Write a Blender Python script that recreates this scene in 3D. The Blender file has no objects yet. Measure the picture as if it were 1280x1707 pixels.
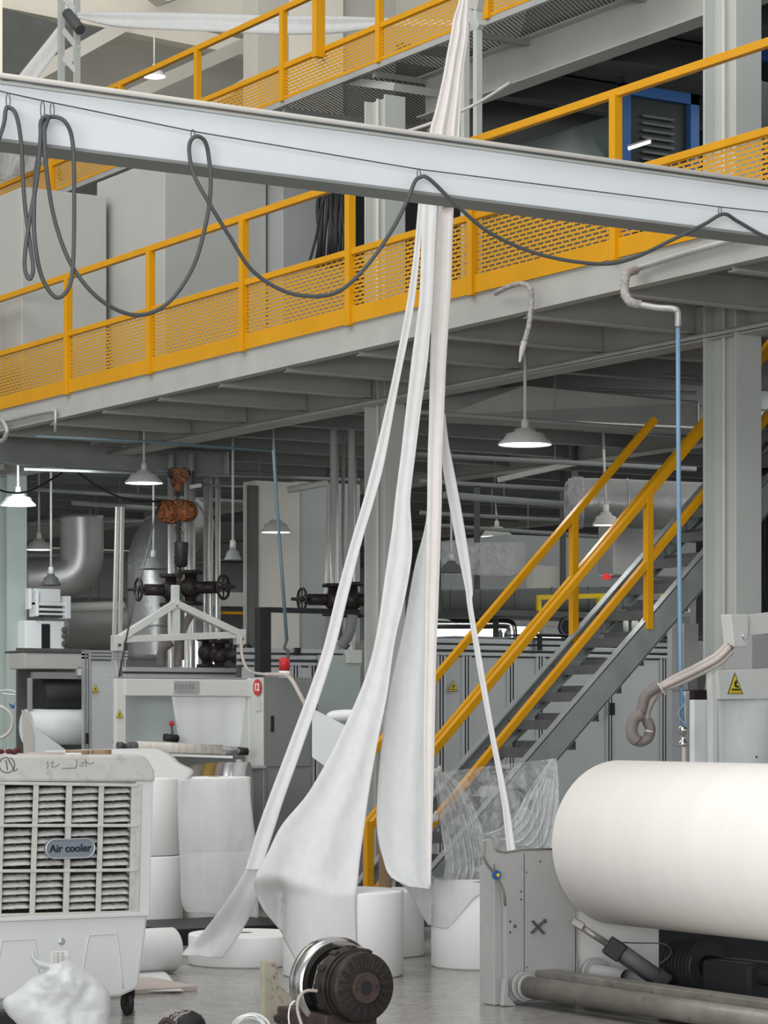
import bpy, bmesh, math, random
from mathutils import Vector, Matrix, noise
random.seed(7)
SC = bpy.context.scene
COL = SC.collection
PI = math.pi
# ---------------------------------------------------------------- camera, world, light
EYE = 1.5; FPX = 4400.0; HOR = 1200.0; CXP = 640.0
ANG = math.atan2(2740.0, 4400.0)
FW = Vector((-math.cos(PI/2-ANG-0)*0-0.8489, 0.5286, 0)); FW = Vector((-7040, 4386, 0)).normalized()
FW = Vector((-0.84890, 0.52860, 0)).normalized()
RT = Vector((FW.y, -FW.x, 0)); UPV = Vector((0, 0, 1))
cam = bpy.data.cameras.new('camera'); camo = bpy.data.objects.new('camera', cam); COL.objects.link(camo)
cam.sensor_fit = 'VERTICAL'; cam.sensor_height = 24.0; cam.lens = 24.0*FPX/1707.0
cam.shift_y = (HOR-853.5)/1707.0
cam.clip_start = 0.5; cam.clip_end = 300
camo.matrix_world = Matrix(((RT.x, 0, -FW.x, 0), (RT.y, 0, -FW.y, 0), (0, 1, 0, EYE), (0, 0, 0, 1)))
SC.camera = camo
SC.view_settings.view_transform = 'Standard'; SC.view_settings.look = 'None'
SC.view_settings.gamma = 1.0; SC.view_settings.use_curve_mapping = False
SC.view_settings.exposure = 0.22
w = bpy.data.worlds.new('world'); SC.world = w; w.use_nodes = True
w.node_tree.nodes['Background'].inputs[0].default_value = (0.93, 0.97, 1.0, 1)
w.node_tree.nodes['Background'].inputs[1].default_value = 0.45
def area(name, loc, target, sx, sy, power, color=(1, 1, 1)):
    l = bpy.data.lights.new(name, 'AREA'); l.shape = 'RECTANGLE'; l.size = sx; l.size_y = sy
    l.energy = power; l.color = color
    o = bpy.data.objects.new(name, l); COL.objects.link(o); o.location = loc
    d = Vector(target)-Vector(loc); o.rotation_euler = d.to_track_quat('-Z', 'Y').to_euler()
    return o
area('rooflight', (-8, 0, 13), (-12, 5, 0), 14, 8, 700, (1, 0.98, 0.95))
area('front_fill', (6, -9, 3.6), (-16, 9, 3.2), 13, 6, 2500, (0.97, 0.985, 1.0))  # added frontal fill from behind the camera, brightens faces towards the viewer
area('rooflight', (-20, 4, 13), (-22, 12, 2), 14, 6, 500, (1, 0.97, 0.92))
area('rooflight', (-34, 14, 12), (-40, 22, 6), 12, 10, 550, (1, 0.96, 0.88))
area('under_deck_fill', (-24, 20, 4.15), (-24, 20, 0), 10, 12, 160, (0.97, 1, 0.98))
area('under_deck_fill', (-18.5, 16.6, 4.2), (-19.5, 15, 0), 4, 3.4, 90, (0.97, 1, 0.98))  # added fill to lift the dark enclosure panels, no lamp hangs here
area('room_fill', (-16.5, 15.2, 6.6), (-17, 15, 4), 3, 2, 38, (0.9, 1, 0.97))  # added fill to lift the dark room behind the mezzanine
area('head_fill', (-25.0, 11.4, 3.7), (-27, 12.4, 2.5), 1.0, 1.0, 18, (0.9, 0.97, 1))  # added small fill aimed at the white embossing head, not a real opening
area('under_deck_fill', (-35, 26, 4.15), (-35, 26, 0), 10, 12, 160, (0.97, 1, 0.98))

# ---------------------------------------------------------------- picture to place helpers
def ray(px, py):
    return FW + RT*((px-CXP)/FPX) + UPV*((HOR-py)/FPX)
O = Vector((0, 0, EYE))
def P(px, py, d): return O + ray(px, py)*d
def XP(px, py, u): r = ray(px, py); return O + r*(u/r.x)
def YP(px, py, v): r = ray(px, py); return O + r*(v/r.y)
def ZP(px, py, z): r = ray(px, py); return O + r*((z-EYE)/r.z)
def zat(py, d): return EYE + (HOR-py)*d/FPX
X, Y, Z = Vector((1, 0, 0)), Vector((0, 1, 0)), Vector((0, 0, 1))

# ---------------------------------------------------------------- materials
def mat(name, col, rough=0.55, metal=0.0, var=0.08, scale=3.0, bump=0.0, bscale=40, stain=None, stretch=(1, 1, 1), spec=0.28, stain_amt=(0.55, 0.75)):
    m = bpy.data.materials.new(name); m.use_nodes = True
    nt = m.node_tree; b = nt.nodes['Principled BSDF']
    b.inputs['Roughness'].default_value = rough; b.inputs['Metallic'].default_value = metal
    b.inputs['Specular IOR Level'].default_value = spec
    tc = nt.nodes.new('ShaderNodeTexCoord'); mp = nt.nodes.new('ShaderNodeMapping')
    mp.inputs['Scale'].default_value = stretch
    nt.links.new(tc.outputs['Object'], mp.inputs[0])
    n = nt.nodes.new('ShaderNodeTexNoise'); n.inputs['Scale'].default_value = scale; n.inputs['Detail'].default_value = 6
    nt.links.new(mp.outputs[0], n.inputs['Vector'])
    r = nt.nodes.new('ShaderNodeValToRGB')
    c = Vector(col[:3])
    lo = c*(1-var); hi = Vector([min(1, q*(1+var)) for q in c])
    r.color_ramp.elements[0].position = 0.3; r.color_ramp.elements[0].color = (*lo, 1)
    r.color_ramp.elements[1].position = 0.7; r.color_ramp.elements[1].color = (*hi, 1)
    nt.links.new(n.outputs['Fac'], r.inputs[0]); out = r.outputs[0]
    if stain:
        n2 = nt.nodes.new('ShaderNodeTexNoise'); n2.inputs['Scale'].default_value = scale*2.7; n2.inputs['Detail'].default_value = 9
        n2.inputs['Roughness'].default_value = 0.7
        nt.links.new(mp.outputs[0], n2.inputs['Vector'])
        rr = nt.nodes.new('ShaderNodeValToRGB'); rr.color_ramp.elements[0].position = stain_amt[0]; rr.color_ramp.elements[1].position = stain_amt[1]
        nt.links.new(n2.outputs['Fac'], rr.inputs[0])
        mx = nt.nodes.new('ShaderNodeMix'); mx.data_type = 'RGBA'
        nt.links.new(rr.outputs[0], mx.inputs[0]); nt.links.new(out, mx.inputs[6]); mx.inputs[7].default_value = (*stain, 1)
        out = mx.outputs[2]
    nt.links.new(out, b.inputs['Base Color'])
    if bump:
        n3 = nt.nodes.new('ShaderNodeTexNoise'); n3.inputs['Scale'].default_value = bscale; n3.inputs['Detail'].default_value = 4
        nt.links.new(mp.outputs[0], n3.inputs['Vector'])
        bp = nt.nodes.new('ShaderNodeBump'); bp.inputs['Strength'].default_value = bump; bp.inputs['Distance'].default_value = 0.02
        nt.links.new(n3.outputs['Fac'], bp.inputs['Height']); nt.links.new(bp.outputs[0], b.inputs['Normal'])
    return m
def emis(name, col, s):
    m = bpy.data.materials.new(name); m.use_nodes = True
    b = m.node_tree.nodes['Principled BSDF']; b.inputs['Base Color'].default_value = (*col, 1)
    b.inputs['Emission Color'].default_value = (*col, 1); b.inputs['Emission Strength'].default_value = s
    return m
def cloth_mat(name, col, trans=0.35, holes=0.0, rough=0.9):
    m = bpy.data.materials.new(name); m.use_nodes = True; nt = m.node_tree
    for n in list(nt.nodes): nt.nodes.remove(n)
    out = nt.nodes.new('ShaderNodeOutputMaterial')
    d = nt.nodes.new('ShaderNodeBsdfDiffuse'); t = nt.nodes.new('ShaderNodeBsdfTranslucent')
    tc = nt.nodes.new('ShaderNodeTexCoord'); mp = nt.nodes.new('ShaderNodeMapping'); mp.inputs['Scale'].default_value = (1, 1, 0.25)
    n = nt.nodes.new('ShaderNodeTexNoise'); n.inputs['Scale'].default_value = 22; n.inputs['Detail'].default_value = 8
    nt.links.new(tc.outputs['Object'], mp.inputs[0]); nt.links.new(mp.outputs[0], n.inputs['Vector'])
    r = nt.nodes.new('ShaderNodeValToRGB'); r.color_ramp.elements[0].position = 0.3; r.color_ramp.elements[1].position = 0.7
    r.color_ramp.elements[0].color = (*[q*0.94 for q in col], 1); r.color_ramp.elements[1].color = (*col, 1)
    nt.links.new(n.outputs['Fac'], r.inputs[0])
    nt.links.new(r.outputs[0], d.inputs[0]); nt.links.new(r.outputs[0], t.inputs[0])
    mx = nt.nodes.new('ShaderNodeMixShader'); mx.inputs[0].default_value = trans
    nt.links.new(d.outputs[0], mx.inputs[1]); nt.links.new(t.outputs[0], mx.inputs[2]); sh = mx.outputs[0]
    if holes:
        tr = nt.nodes.new('ShaderNodeBsdfTransparent'); m2 = nt.nodes.new('ShaderNodeMixShader'); m2.inputs[0].default_value = holes
        nt.links.new(sh, m2.inputs[1]); nt.links.new(tr.outputs[0], m2.inputs[2]); sh = m2.outputs[0]
    nt.links.new(sh, out.inputs[0]); return m
def mesh_mat(name, col, sx, sz, mortar, rough=0.5, axis='x'):
    """perforated sheet: brick-bond slots cut out of painted metal"""
    m = bpy.data.materials.new(name); m.use_nodes = True; nt = m.node_tree
    b = nt.nodes['Principled BSDF']; b.inputs['Base Color'].default_value = (*col, 1); b.inputs['Roughness'].default_value = rough
    out = nt.nodes['Material Output']
    tc = nt.nodes.new('ShaderNodeTexCoord'); sp = nt.nodes.new('ShaderNodeSeparateXYZ'); cb = nt.nodes.new('ShaderNodeCombineXYZ')
    nt.links.new(tc.outputs['Object'], sp.inputs[0])
    nt.links.new(sp.outputs[0], cb.inputs[0]); nt.links.new(sp.outputs[2 if axis == 'x' else 1], cb.inputs[1])
    br = nt.nodes.new('ShaderNodeTexBrick'); nt.links.new(cb.outputs[0], br.inputs['Vector'])
    br.inputs['Scale'].default_value = 1.0; br.inputs['Brick Width'].default_value = sx; br.inputs['Row Height'].default_value = sz
    br.inputs['Mortar Size'].default_value = mortar; br.inputs['Mortar Smooth'].default_value = 0.0
    tr = nt.nodes.new('ShaderNodeBsdfTransparent'); mx = nt.nodes.new('ShaderNodeMixShader')
    nt.links.new(br.outputs['Fac'], mx.inputs[0]); nt.links.new(tr.outputs[0], mx.inputs[1]); nt.links.new(b.outputs[0], mx.inputs[2])
    nt.links.new(mx.outputs[0], out.inputs[0]); return m
def film_mat(name, tint, cover, rough=0.15):
    m = bpy.data.materials.new(name); m.use_nodes = True; nt = m.node_tree
    b = nt.nodes['Principled BSDF']; b.inputs['Base Color'].default_value = (*tint, 1); b.inputs['Roughness'].default_value = rough
    out = nt.nodes['Material Output']
    tc = nt.nodes.new('ShaderNodeTexCoord'); mp = nt.nodes.new('ShaderNodeMapping'); mp.inputs['Scale'].default_value = (2, 2, 1)
    n = nt.nodes.new('ShaderNodeTexNoise'); n.inputs['Scale'].default_value = 9; n.inputs['Detail'].default_value = 8; n.inputs['Distortion'].default_value = 1.2
    nt.links.new(tc.outputs['Object'], mp.inputs[0]); nt.links.new(mp.outputs[0], n.inputs['Vector'])
    r = nt.nodes.new('ShaderNodeMapRange'); r.inputs[1].default_value = 0.35; r.inputs[2].default_value = 0.75
    r.inputs[3].default_value = cover*0.5; r.inputs[4].default_value = min(0.9, cover*2.2)
    nt.links.new(n.outputs['Fac'], r.inputs[0])
    bp = nt.nodes.new('ShaderNodeBump'); bp.inputs['Strength'].default_value = 0.5; bp.inputs['Distance'].default_value = 0.03
    nt.links.new(n.outputs['Fac'], bp.inputs['Height']); nt.links.new(bp.outputs[0], b.inputs['Normal'])
    tr = nt.nodes.new('ShaderNodeBsdfTransparent'); mx = nt.nodes.new('ShaderNodeMixShader')
    nt.links.new(r.outputs[0], mx.inputs[0]); nt.links.new(tr.outputs[0], mx.inputs[1]); nt.links.new(b.outputs[0], mx.inputs[2])
    nt.links.new(mx.outputs[0], out.inputs[0]); return m
def glass_mat(name, tint, f):
    m = bpy.data.materials.new(name); m.use_nodes = True; nt = m.node_tree
    b = nt.nodes['Principled BSDF']; b.inputs['Base Color'].default_value = (*tint, 1); b.inputs['Roughness'].default_value = 0.04
    tr = nt.nodes.new('ShaderNodeBsdfTransparent'); mx = nt.nodes.new('ShaderNodeMixShader'); mx.inputs[0].default_value = f
    nt.links.new(tr.outputs[0], mx.inputs[1]); nt.links.new(b.outputs[0], mx.inputs[2]); nt.links.new(mx.outputs[0], nt.nodes['Material Output'].inputs[0]); return m
M = dict(
 yellow=mat('yellow_paint', (0.70, 0.325, 0.003), 0.42, var=0.06, stain=(0.5, 0.24, 0.02), stain_amt=(0.62, 0.8)),
 yellow_b=mat('bright_yellow_paint', (0.85, 0.60, 0.01), 0.4, var=0.05),
 steam=mat('polished_lagging', (0.85, 0.84, 0.80), 0.28, metal=0.55, var=0.1, scale=5, stretch=(1,1,.3)),
 grey=mat('grey_paint', (0.46, 0.46, 0.43), 0.5, var=0.06, stain=(0.33, 0.33, 0.31), stain_amt=(0.6, 0.85)),
 grey_col=mat('pale_grey_paint', (0.50, 0.52, 0.49), 0.42, var=0.04, stretch=(1, 1, 0.3)),
 green_col=mat('greenish_paint', (0.45, 0.51, 0.48), 0.45, var=0.05, stain=(0.3, 0.32, 0.3), stain_amt=(0.66, 0.85)),
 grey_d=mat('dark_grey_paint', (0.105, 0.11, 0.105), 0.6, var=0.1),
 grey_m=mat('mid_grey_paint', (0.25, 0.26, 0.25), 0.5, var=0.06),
 steel_st=mat('stair_steel', (0.31, 0.335, 0.33), 0.45, metal=0.3, var=0.12, scale=6),
 tread=mat('tread_steel', (0.13, 0.135, 0.135), 0.5, metal=0.3, var=0.15, scale=8),
 deck=mat('deck_underside', (0.27, 0.275, 0.265), 0.7, var=0.08),
 white=mat('white_paint', (0.74, 0.77, 0.78), 0.4, var=0.025, stain=(0.62, 0.64, 0.64), stain_amt=(0.66, 0.9)),
 white2=mat('machine_white_paint', (0.62, 0.63, 0.60), 0.45, var=0.04, stain=(0.42, 0.40, 0.37), stain_amt=(0.64, 0.9)),
 bwhite=mat('bright_white_paint', (0.86, 0.88, 0.88), 0.4, var=0.02),
 cream=mat('cream_wall', (0.74, 0.70, 0.60), 0.75, var=0.03),
 creamd=mat('taupe_wall', (0.50, 0.48, 0.43), 0.8, var=0.03),
 cpanel=mat('cream_panel', (0.60, 0.57, 0.52), 0.6, var=0.03),
 gpanel=mat('grey_panel', (0.40, 0.415, 0.41), 0.5, var=0.03),
 cab=mat('cabinet_grey', (0.20, 0.21, 0.20), 0.45, var=0.03),
 shell=mat('enclosure_panel', (0.50, 0.52, 0.52), 0.45, var=0.03),
 glight=mat('pale_green_sheet', (0.58, 0.64, 0.62), 0.4, var=0.04),
 lpanel=mat('light_panel', (0.47, 0.475, 0.45), 0.45, var=0.03, stretch=(1, 1, 0.2)),
 floor=mat('polished_concrete', (0.31, 0.297, 0.275), 0.2, var=0.14, scale=4, stain=(0.2, 0.188, 0.17), bump=0.03, bscale=30, stain_amt=(0.48, 0.66), spec=0.4),
 black=mat('black_rubber', (0.02, 0.02, 0.022), 0.5, var=0.1),
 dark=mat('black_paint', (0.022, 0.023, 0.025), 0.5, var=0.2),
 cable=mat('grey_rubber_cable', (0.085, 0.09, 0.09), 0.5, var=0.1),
 chrome=mat('chrome', (0.72, 0.72, 0.70), 0.16, metal=1.0, var=0.04),
 alu=mat('aluminium', (0.58, 0.59, 0.60), 0.36, metal=0.6, var=0.04),
 foil=mat('foil_lagging', (0.33, 0.33, 0.325), 0.34, metal=0.7, var=0.1, scale=4, bump=0.35, bscale=9),
 duct=mat('galvanised_duct', (0.42, 0.415, 0.40), 0.42, metal=0.55, var=0.1, scale=2.5),
 galv=mat('galvanised_pipe', (0.5, 0.5, 0.49), 0.4, metal=0.4, var=0.1),
 roll=mat('nonwoven_roll_white', (0.86, 0.87, 0.86), 0.85, var=0.012, scale=2, bump=0.04, bscale=60, spec=0.15),
 rollw=mat('nonwoven_roll_warm', (0.88, 0.845, 0.80), 0.85, var=0.02, scale=1.4, stretch=(5, 0.6, 0.6), bump=0.03, bscale=30, spec=0.15),
 rolle=mat('nonwoven_roll_end', (0.84, 0.845, 0.84), 0.9, var=0.03, scale=40, spec=0.1),
 card=mat('cardboard', (0.30, 0.20, 0.12), 0.8, var=0.08),
 orange=mat('rusty_orange_paint', (0.33, 0.10, 0.022), 0.55, var=0.3, scale=14, stain=(0.035, 0.02, 0.015), stain_amt=(0.44, 0.58)),
 chain=mat('dark_chain', (0.08, 0.07, 0.06), 0.4, metal=0.7, var=0.3, scale=30),
 valve=mat('black_valve_iron', (0.03, 0.022, 0.022), 0.45, var=0.4, scale=20),
 red=mat('red_plastic', (0.55, 0.03, 0.03), 0.4, var=0.05),
 blue=mat('blue_pipe', (0.20, 0.33, 0.47), 0.4, var=0.06),
 blue_s=mat('slate_blue_pipe', (0.13, 0.19, 0.22), 0.4, var=0.06),
 bluef=mat('blue_frame_paint', (0.03, 0.10, 0.28), 0.45, var=0.06),
 coolp=mat('cooler_plastic', (0.64, 0.65, 0.64), 0.45, var=0.03, scale=3),
 coold=mat('cooler_dirty_plastic', (0.56, 0.545, 0.51), 0.55, var=0.06, scale=6, stain=(0.38, 0.35, 0.31), stain_amt=(0.52, 0.75)),
 louver=mat('dusty_louvre', (0.58, 0.56, 0.53), 0.7, var=0.1, scale=16, stain=(0.34, 0.32, 0.29), stain_amt=(0.55, 0.75)),
 badge=mat('slate_badge', (0.20, 0.23, 0.27), 0.4, var=0.02),
 ink=mat('black_ink', (0.02, 0.02, 0.03), 0.5, var=0.0),
 wht=mat('label_white', (0.8, 0.8, 0.8), 0.5, var=0.01),
 rust=mat('old_brown_iron', (0.042, 0.034, 0.031), 0.5, metal=0.4, var=0.3, scale=18),
 rust2=mat('brown_red_iron', (0.075, 0.05, 0.047), 0.5, metal=0.3, var=0.2, scale=14),
 dirty=mat('chipped_cream_paint', (0.42, 0.38, 0.30), 0.6, var=0.1, scale=9, stain=(0.14, 0.11, 0.09), stain_amt=(0.54, 0.66)),
 frame=mat('unwinder_grey', (0.36, 0.36, 0.35), 0.45, var=0.05, scale=3, stain=(0.27, 0.26, 0.25), stain_amt=(0.58, 0.8)),
 framed=mat('worn_steel_tube', (0.25, 0.23, 0.205), 0.4, metal=0.4, var=0.18, scale=6, stain=(0.10, 0.09, 0.08), stain_amt=(0.55, 0.75)),
 filmf=film_mat('gathered_film', (0.78, 0.80, 0.80), 0.24, 0.16),
 tapew=mat('mottled_tape', (0.42, 0.40, 0.385), 0.6, var=0.3, scale=45, stain=(0.22, 0.2, 0.19), bump=0.6, bscale=60),
 hose=mat('taupe_hose', (0.20, 0.175, 0.16), 0.55, var=0.15),
 hosel=mat('pale_hose', (0.50, 0.44, 0.40), 0.5, var=0.15),
 sign=mat('sign_yellow', (0.75, 0.58, 0.03), 0.5, var=0.02),
 glass=glass_mat('reflective_glass', (0.15, 0.2, 0.18), 0.22),
 film=film_mat('clear_plastic_film', (0.72, 0.74, 0.74), 0.13, 0.16),
 film2=film_mat('wrapping_film', (0.5, 0.5, 0.5), 0.5, 0.2),
 cloth=cloth_mat('nonwoven_cloth', (0.86, 0.86, 0.855), 0.30),
 clothw=cloth_mat('nonwoven_cloth_warm', (0.90, 0.865, 0.84), 0.28),
 cloths=cloth_mat('sheer_nonwoven', (0.86, 0.87, 0.87), 0.30, holes=0.12),
 clothb=cloth_mat('sheer_nonwoven_thin', (0.86, 0.87, 0.87), 0.30, holes=0.45),
 meshy=mesh_mat('yellow_perforated_sheet', (0.62, 0.30, 0.008), 0.085, 0.031, 0.0095),
 meshg=mesh_mat('grey_grating', (0.10, 0.10, 0.09), 0.05, 0.032, 0.0105, axis='y'),
 lampglow=emis('lamp_glow', (0.95, 1.0, 1.0), 5.0),
 tube=emis('tube_glow', (1, 1, 1), 4.0),
 bright=emis('daylit_window', (0.95, 1.0, 1.0), 1.3),
)
# ---------------------------------------------------------------- mesh builder
class B:
    def __init__(s): s.v = []; s.f = []; s.sm = []
    def add(s, vs, fs, smooth=False):
        k = len(s.v); s.v += [Vector(q) for q in vs]
        for f in fs: s.f.append([k+i for i in f]); s.sm.append(smooth)
        return s
    def box(s, a, b):
        x0, x1 = sorted((a[0], b[0])); y0, y1 = sorted((a[1], b[1])); z0, z1 = sorted((a[2], b[2]))
        return s.add([(x0,y0,z0),(x1,y0,z0),(x1,y1,z0),(x0,y1,z0),(x0,y0,z1),(x1,y0,z1),(x1,y1,z1),(x0,y1,z1)],
            [(0,3,2,1),(4,5,6,7),(0,1,5,4),(1,2,6,5),(2,3,7,6),(3,0,4,7)])
    def bar(s, p, q, w, h, up=Z):
        p, q = Vector(p), Vector(q); d = (q-p).normalized(); up = Vector(up)
        if abs(d.dot(up)) > 0.98: up = X if abs(d.x) < 0.9 else Y
        a = d.cross(up).normalized(); u = a.cross(d).normalized()
        c = []
        for e in (p, q):
            for i, j in ((-1,-1),(1,-1),(1,1),(-1,1)): c.append(e+a*(w/2*i)+u*(h/2*j))
        return s.add(c, [(0,1,2,3),(7,6,5,4),(0,4,5,1),(1,5,6,2),(2,6,7,3),(3,7,4,0)])
    def ibeam(s, p, q, w, h, t=0.012, up=Z):
        p, q = Vector(p), Vector(q); d = (q-p).normalized(); up = Vector(up)
        a = d.cross(up).normalized(); u = a.cross(d).normalized()
        for sg in (-1, 1): s.bar(p+u*sg*(h/2-t/2), q+u*sg*(h/2-t/2), w, t, up)
        return s.bar(p, q, t, h-2*t, up)
    def tube(s, pts, r, seg=10, closed=False, caps=True):
        pts = [Vector(p) for p in pts]; n = len(pts)
        rr = r if isinstance(r, (list, tuple)) else [r]*n
        prev = None; vs = []
        for i, p in enumerate(pts):
            if closed: d = pts[(i+1) % n]-pts[i-1]
            else: d = pts[min(i+1, n-1)]-pts[max(i-1, 0)]
            d.normalize()
            if prev is None:
                a = d.cross(Z if abs(d.z) < 0.9 else X).normalized()
            else:
                a = (prev - d*prev.dot(d)).normalized()
            prev = a; b = d.cross(a)
            for k in range(seg):
                t = 2*PI*k/seg; vs.append(p+(a*math.cos(t)+b*math.sin(t))*rr[i])
        fs = []; m = n if closed else n-1
        for i in range(m):
            j = (i+1) % n
            for k in range(seg):
                fs.append((i*seg+k, i*seg+(k+1) % seg, j*seg+(k+1) % seg, j*seg+k))
        s.add(vs, fs, True)
        if caps and not closed:
            k0 = len(s.v)-len(vs)
            s.f.append([k0+k for k in reversed(range(seg))]); s.sm.append(False)
            s.f.append([k0+(n-1)*seg+k for k in range(seg)]); s.sm.append(False)
        return s
    def lathe(s, c, axis, prof, seg=32, smooth=True):
        """prof: list of (along, radius)"""
        c = Vector(c); axis = Vector(axis).normalized()
        a = axis.cross(Z if abs(axis.z) < 0.9 else X).normalized(); b = axis.cross(a)
        for i in range(len(prof)-1):
            (h0, r0), (h1, r1) = prof[i], prof[i+1]
            vs = []
            for h, r in ((h0, r0), (h1, r1)):
                for k in range(seg):
                    t = 2*PI*k/seg; vs.append(c+axis*h+(a*math.cos(t)+b*math.sin(t))*max(r, 1e-5))
            flat = abs(h1-h0) < 1e-6
            s.add(vs, [(k, (k+1) % seg, seg+(k+1) % seg, seg+k) for k in range(seg)], smooth and not flat)
        return s
    def cyl(s, p, q, r, seg=20):
        p, q = Vector(p), Vector(q); L = (q-p).length
        return s.lathe(p, q-p, [(0, 0), (0, r), (L, r), (L, 0)], seg)
    def prism(s, poly, ext):
        poly = [Vector(p) for p in poly]; ext = Vector(ext); n = len(poly)
        vs = poly+[p+ext for p in poly]
        return s.add(vs, [list(range(n)), list(reversed(range(n, 2*n)))]+[(i, i+n, (i+1) % n+n, (i+1) % n) for i in range(n)])
    def grid(s, rows, smooth=True, closed=False):
        n = len(rows[0]); vs = [p for r in rows for p in r]
        fs = []
        for i in range(len(rows)-1):
            for j in range(n if closed else n-1):
                k = (j+1) % n
                fs.append((i*n+j, i*n+k, (i+1)*n+k, (i+1)*n+j))
        return s.add(vs, fs, smooth)
    def sphere(s, c, r, seg=16, sc=(1, 1, 1)):
        rows = []
        for i in range(seg//2+1):
            a = PI*i/(seg//2); rows.append([Vector(c)+Vector((math.sin(a)*math.cos(2*PI*k/seg)*sc[0], math.sin(a)*math.sin(2*PI*k/seg)*sc[1], math.cos(a)*sc[2]))*r for k in range(seg)])
        return s.grid(rows, True, True)
    def torus(s, c, axis, R, r, seg=28, rs=8):
        c = Vector(c); axis = Vector(axis).normalized(); a = axis.cross(Z if abs(axis.z) < 0.9 else X).normalized(); b = axis.cross(a)
        return s.tube([c+(a*math.cos(2*PI*k/seg)+b*math.sin(2*PI*k/seg))*R for k in range(seg)], r, rs, closed=True)
    def build(s, name, m, parent=None, bevel=0, solid=0, label=None, sub=0):
        me = bpy.data.meshes.new(name)
        if parent is not None: base = parent.matrix_world.translation.copy()
        else:
            xs = [q.x for q in s.v]; ys = [q.y for q in s.v]; zs = [q.z for q in s.v]
            base = Vector(((min(xs)+max(xs))/2, (min(ys)+max(ys))/2, min(zs)))
        me.from_pydata([q-base for q in s.v], [], s.f)
        me.polygons.foreach_set('use_smooth', s.sm)
        bm = bmesh.new(); bm.from_mesh(me); bmesh.ops.remove_doubles(bm, verts=bm.verts, dist=1e-5)
        bmesh.ops.dissolve_degenerate(bm, edges=bm.edges, dist=1e-6)
        bmesh.ops.recalc_face_normals(bm, faces=bm.faces); bm.to_mesh(me); bm.free()
        me.materials.append(M[m] if isinstance(m, str) else m)
        o = bpy.data.objects.new(name, me); COL.objects.link(o)
        if parent is not None: o.parent = parent; o.matrix_world = Matrix.Translation(base)
        else: o.location = base; o.matrix_world = Matrix.Translation(base)
        if bevel:
            md = o.modifiers.new('bevel', 'BEVEL'); md.width = bevel; md.segments = 2; md.limit_method = 'ANGLE'
        if solid:
            md = o.modifiers.new('solid', 'SOLIDIFY'); md.thickness = solid; md.offset = 0
        if sub:
            md = o.modifiers.new('sub', 'SUBSURF'); md.levels = sub; md.render_levels = sub
        if label: o['label'] = label
        return o
def thing(name, label, cat, loc, group=None):
    o = bpy.data.objects.new(name, None); COL.objects.link(o); o.empty_display_size = 0.1
    o.location = loc; o.matrix_world = Matrix.Translation(Vector(loc))
    o['label'] = label; o['category'] = cat
    if group: o['group'] = group
    return o
def tag(o, label, cat, group=None):
    o['label'] = label; o['category'] = cat
    if group: o['group'] = group
    return o
def struct(o): o['kind'] = 'structure'; return o
def smooth_path(pts, k=8):
    pts = [Vector(p) for p in pts]; out = []
    n = len(pts)
    for i in range(n-1):
        p0, p1, p2, p3 = pts[max(i-1, 0)], pts[i], pts[i+1], pts[min(i+2, n-1)]
        for j in range(k):
            t = j/k
            out.append(0.5*((2*p1)+(p2-p0)*t+(2*p0-5*p1+4*p2-p3)*t*t+(3*p1-p0-3*p2+p3)*t**3))
    out.append(pts[-1]); return out
def text_on(name, s, size, origin, xdir, ydir, m, parent, ext=0.002, bold=0.0, space=1.0):
    c = bpy.data.curves.new(name, 'FONT'); c.body = s; c.size = size; c.extrude = ext; c.align_x = 'CENTER'; c.align_y = 'CENTER'
    c.offset = bold; c.space_character = space
    t = bpy.data.objects.new(name+'_tmp', c); COL.objects.link(t)
    bpy.context.view_layer.update()
    me = bpy.data.meshes.new_from_object(t.evaluated_get(bpy.context.evaluated_depsgraph_get()))
    bpy.data.objects.remove(t)
    xd = Vector(xdir).normalized(); yd = Vector(ydir).normalized(); zd = xd.cross(yd)
    base = parent.matrix_world.translation
    mt = Matrix((( xd.x, yd.x, zd.x, origin[0]-base.x), (xd.y, yd.y, zd.y, origin[1]-base.y), (xd.z, yd.z, zd.z, origin[2]-base.z), (0,0,0,1)))
    me.transform(mt); me.materials.clear(); me.materials.append(M[m])
    o = bpy.data.objects.new(name, me); COL.objects.link(o); o.parent = parent; o.matrix_world = Matrix.Translation(base)
    return o
# ================================================================ SETTING
struct(B().box((-62, -14, -0.1), (6, 46, 0)).build('floor', 'floor'))
# upper hall wall seen at top left, with its sloping roof beams
struct(B().box((-45.3, -8, 0), (-45, 44, 20)).build('wall_back', 'creamd'))
struct(B().box((-62, 40.05, 0), (6, 40.35, 12)).build('wall_right', 'gpanel'))
struct(B().prism([XP(-60, -60, -41), XP(900, -60, -41), XP(860, 85, -41), XP(700, 75, -41), XP(300, 25, -41), XP(-60, 12, -41)], (-2.5, 0, 0)).build('ceiling', 'cream'))
b = B().bar(XP(-60, -10, -40.8), XP(430, 88, -40.8), 0.3, 0.28); b.bar(XP(430, 60, -40.8), XP(800, 120, -40.8), 0.3, 0.2)
tag(b.build('roof_beam', 'cream'), 'cream roof beam sloping behind the lattice post, top left', 'beam')
tag(B().prism([XP(8, 15, -40.3), XP(100, 40, -40.3), XP(190, 47, -40.3), XP(100, 95, -40.3), XP(60, 125, -40.3), XP(8, 140, -40.3)], (-0.3, 0, 0)).build('roof_sheet', 'grey_d'), 'dark brown roof sheet under the sloping cream beam', 'roof')
tag(B().bar(XP(-20, 168, -40.2), XP(210, 40, -40.2), 0.1, 0.22).build('roof_purlin', 'cpanel'), 'beige roof purlin rising right below the dark roof sheet', 'beam')
tag(B().bar(XP(215, 160, -40.2), XP(440, 60, -40.2), 0.1, 0.22).build('roof_purlin', 'creamd'), 'taupe roof purlin behind the small high lamp', 'beam')
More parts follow.
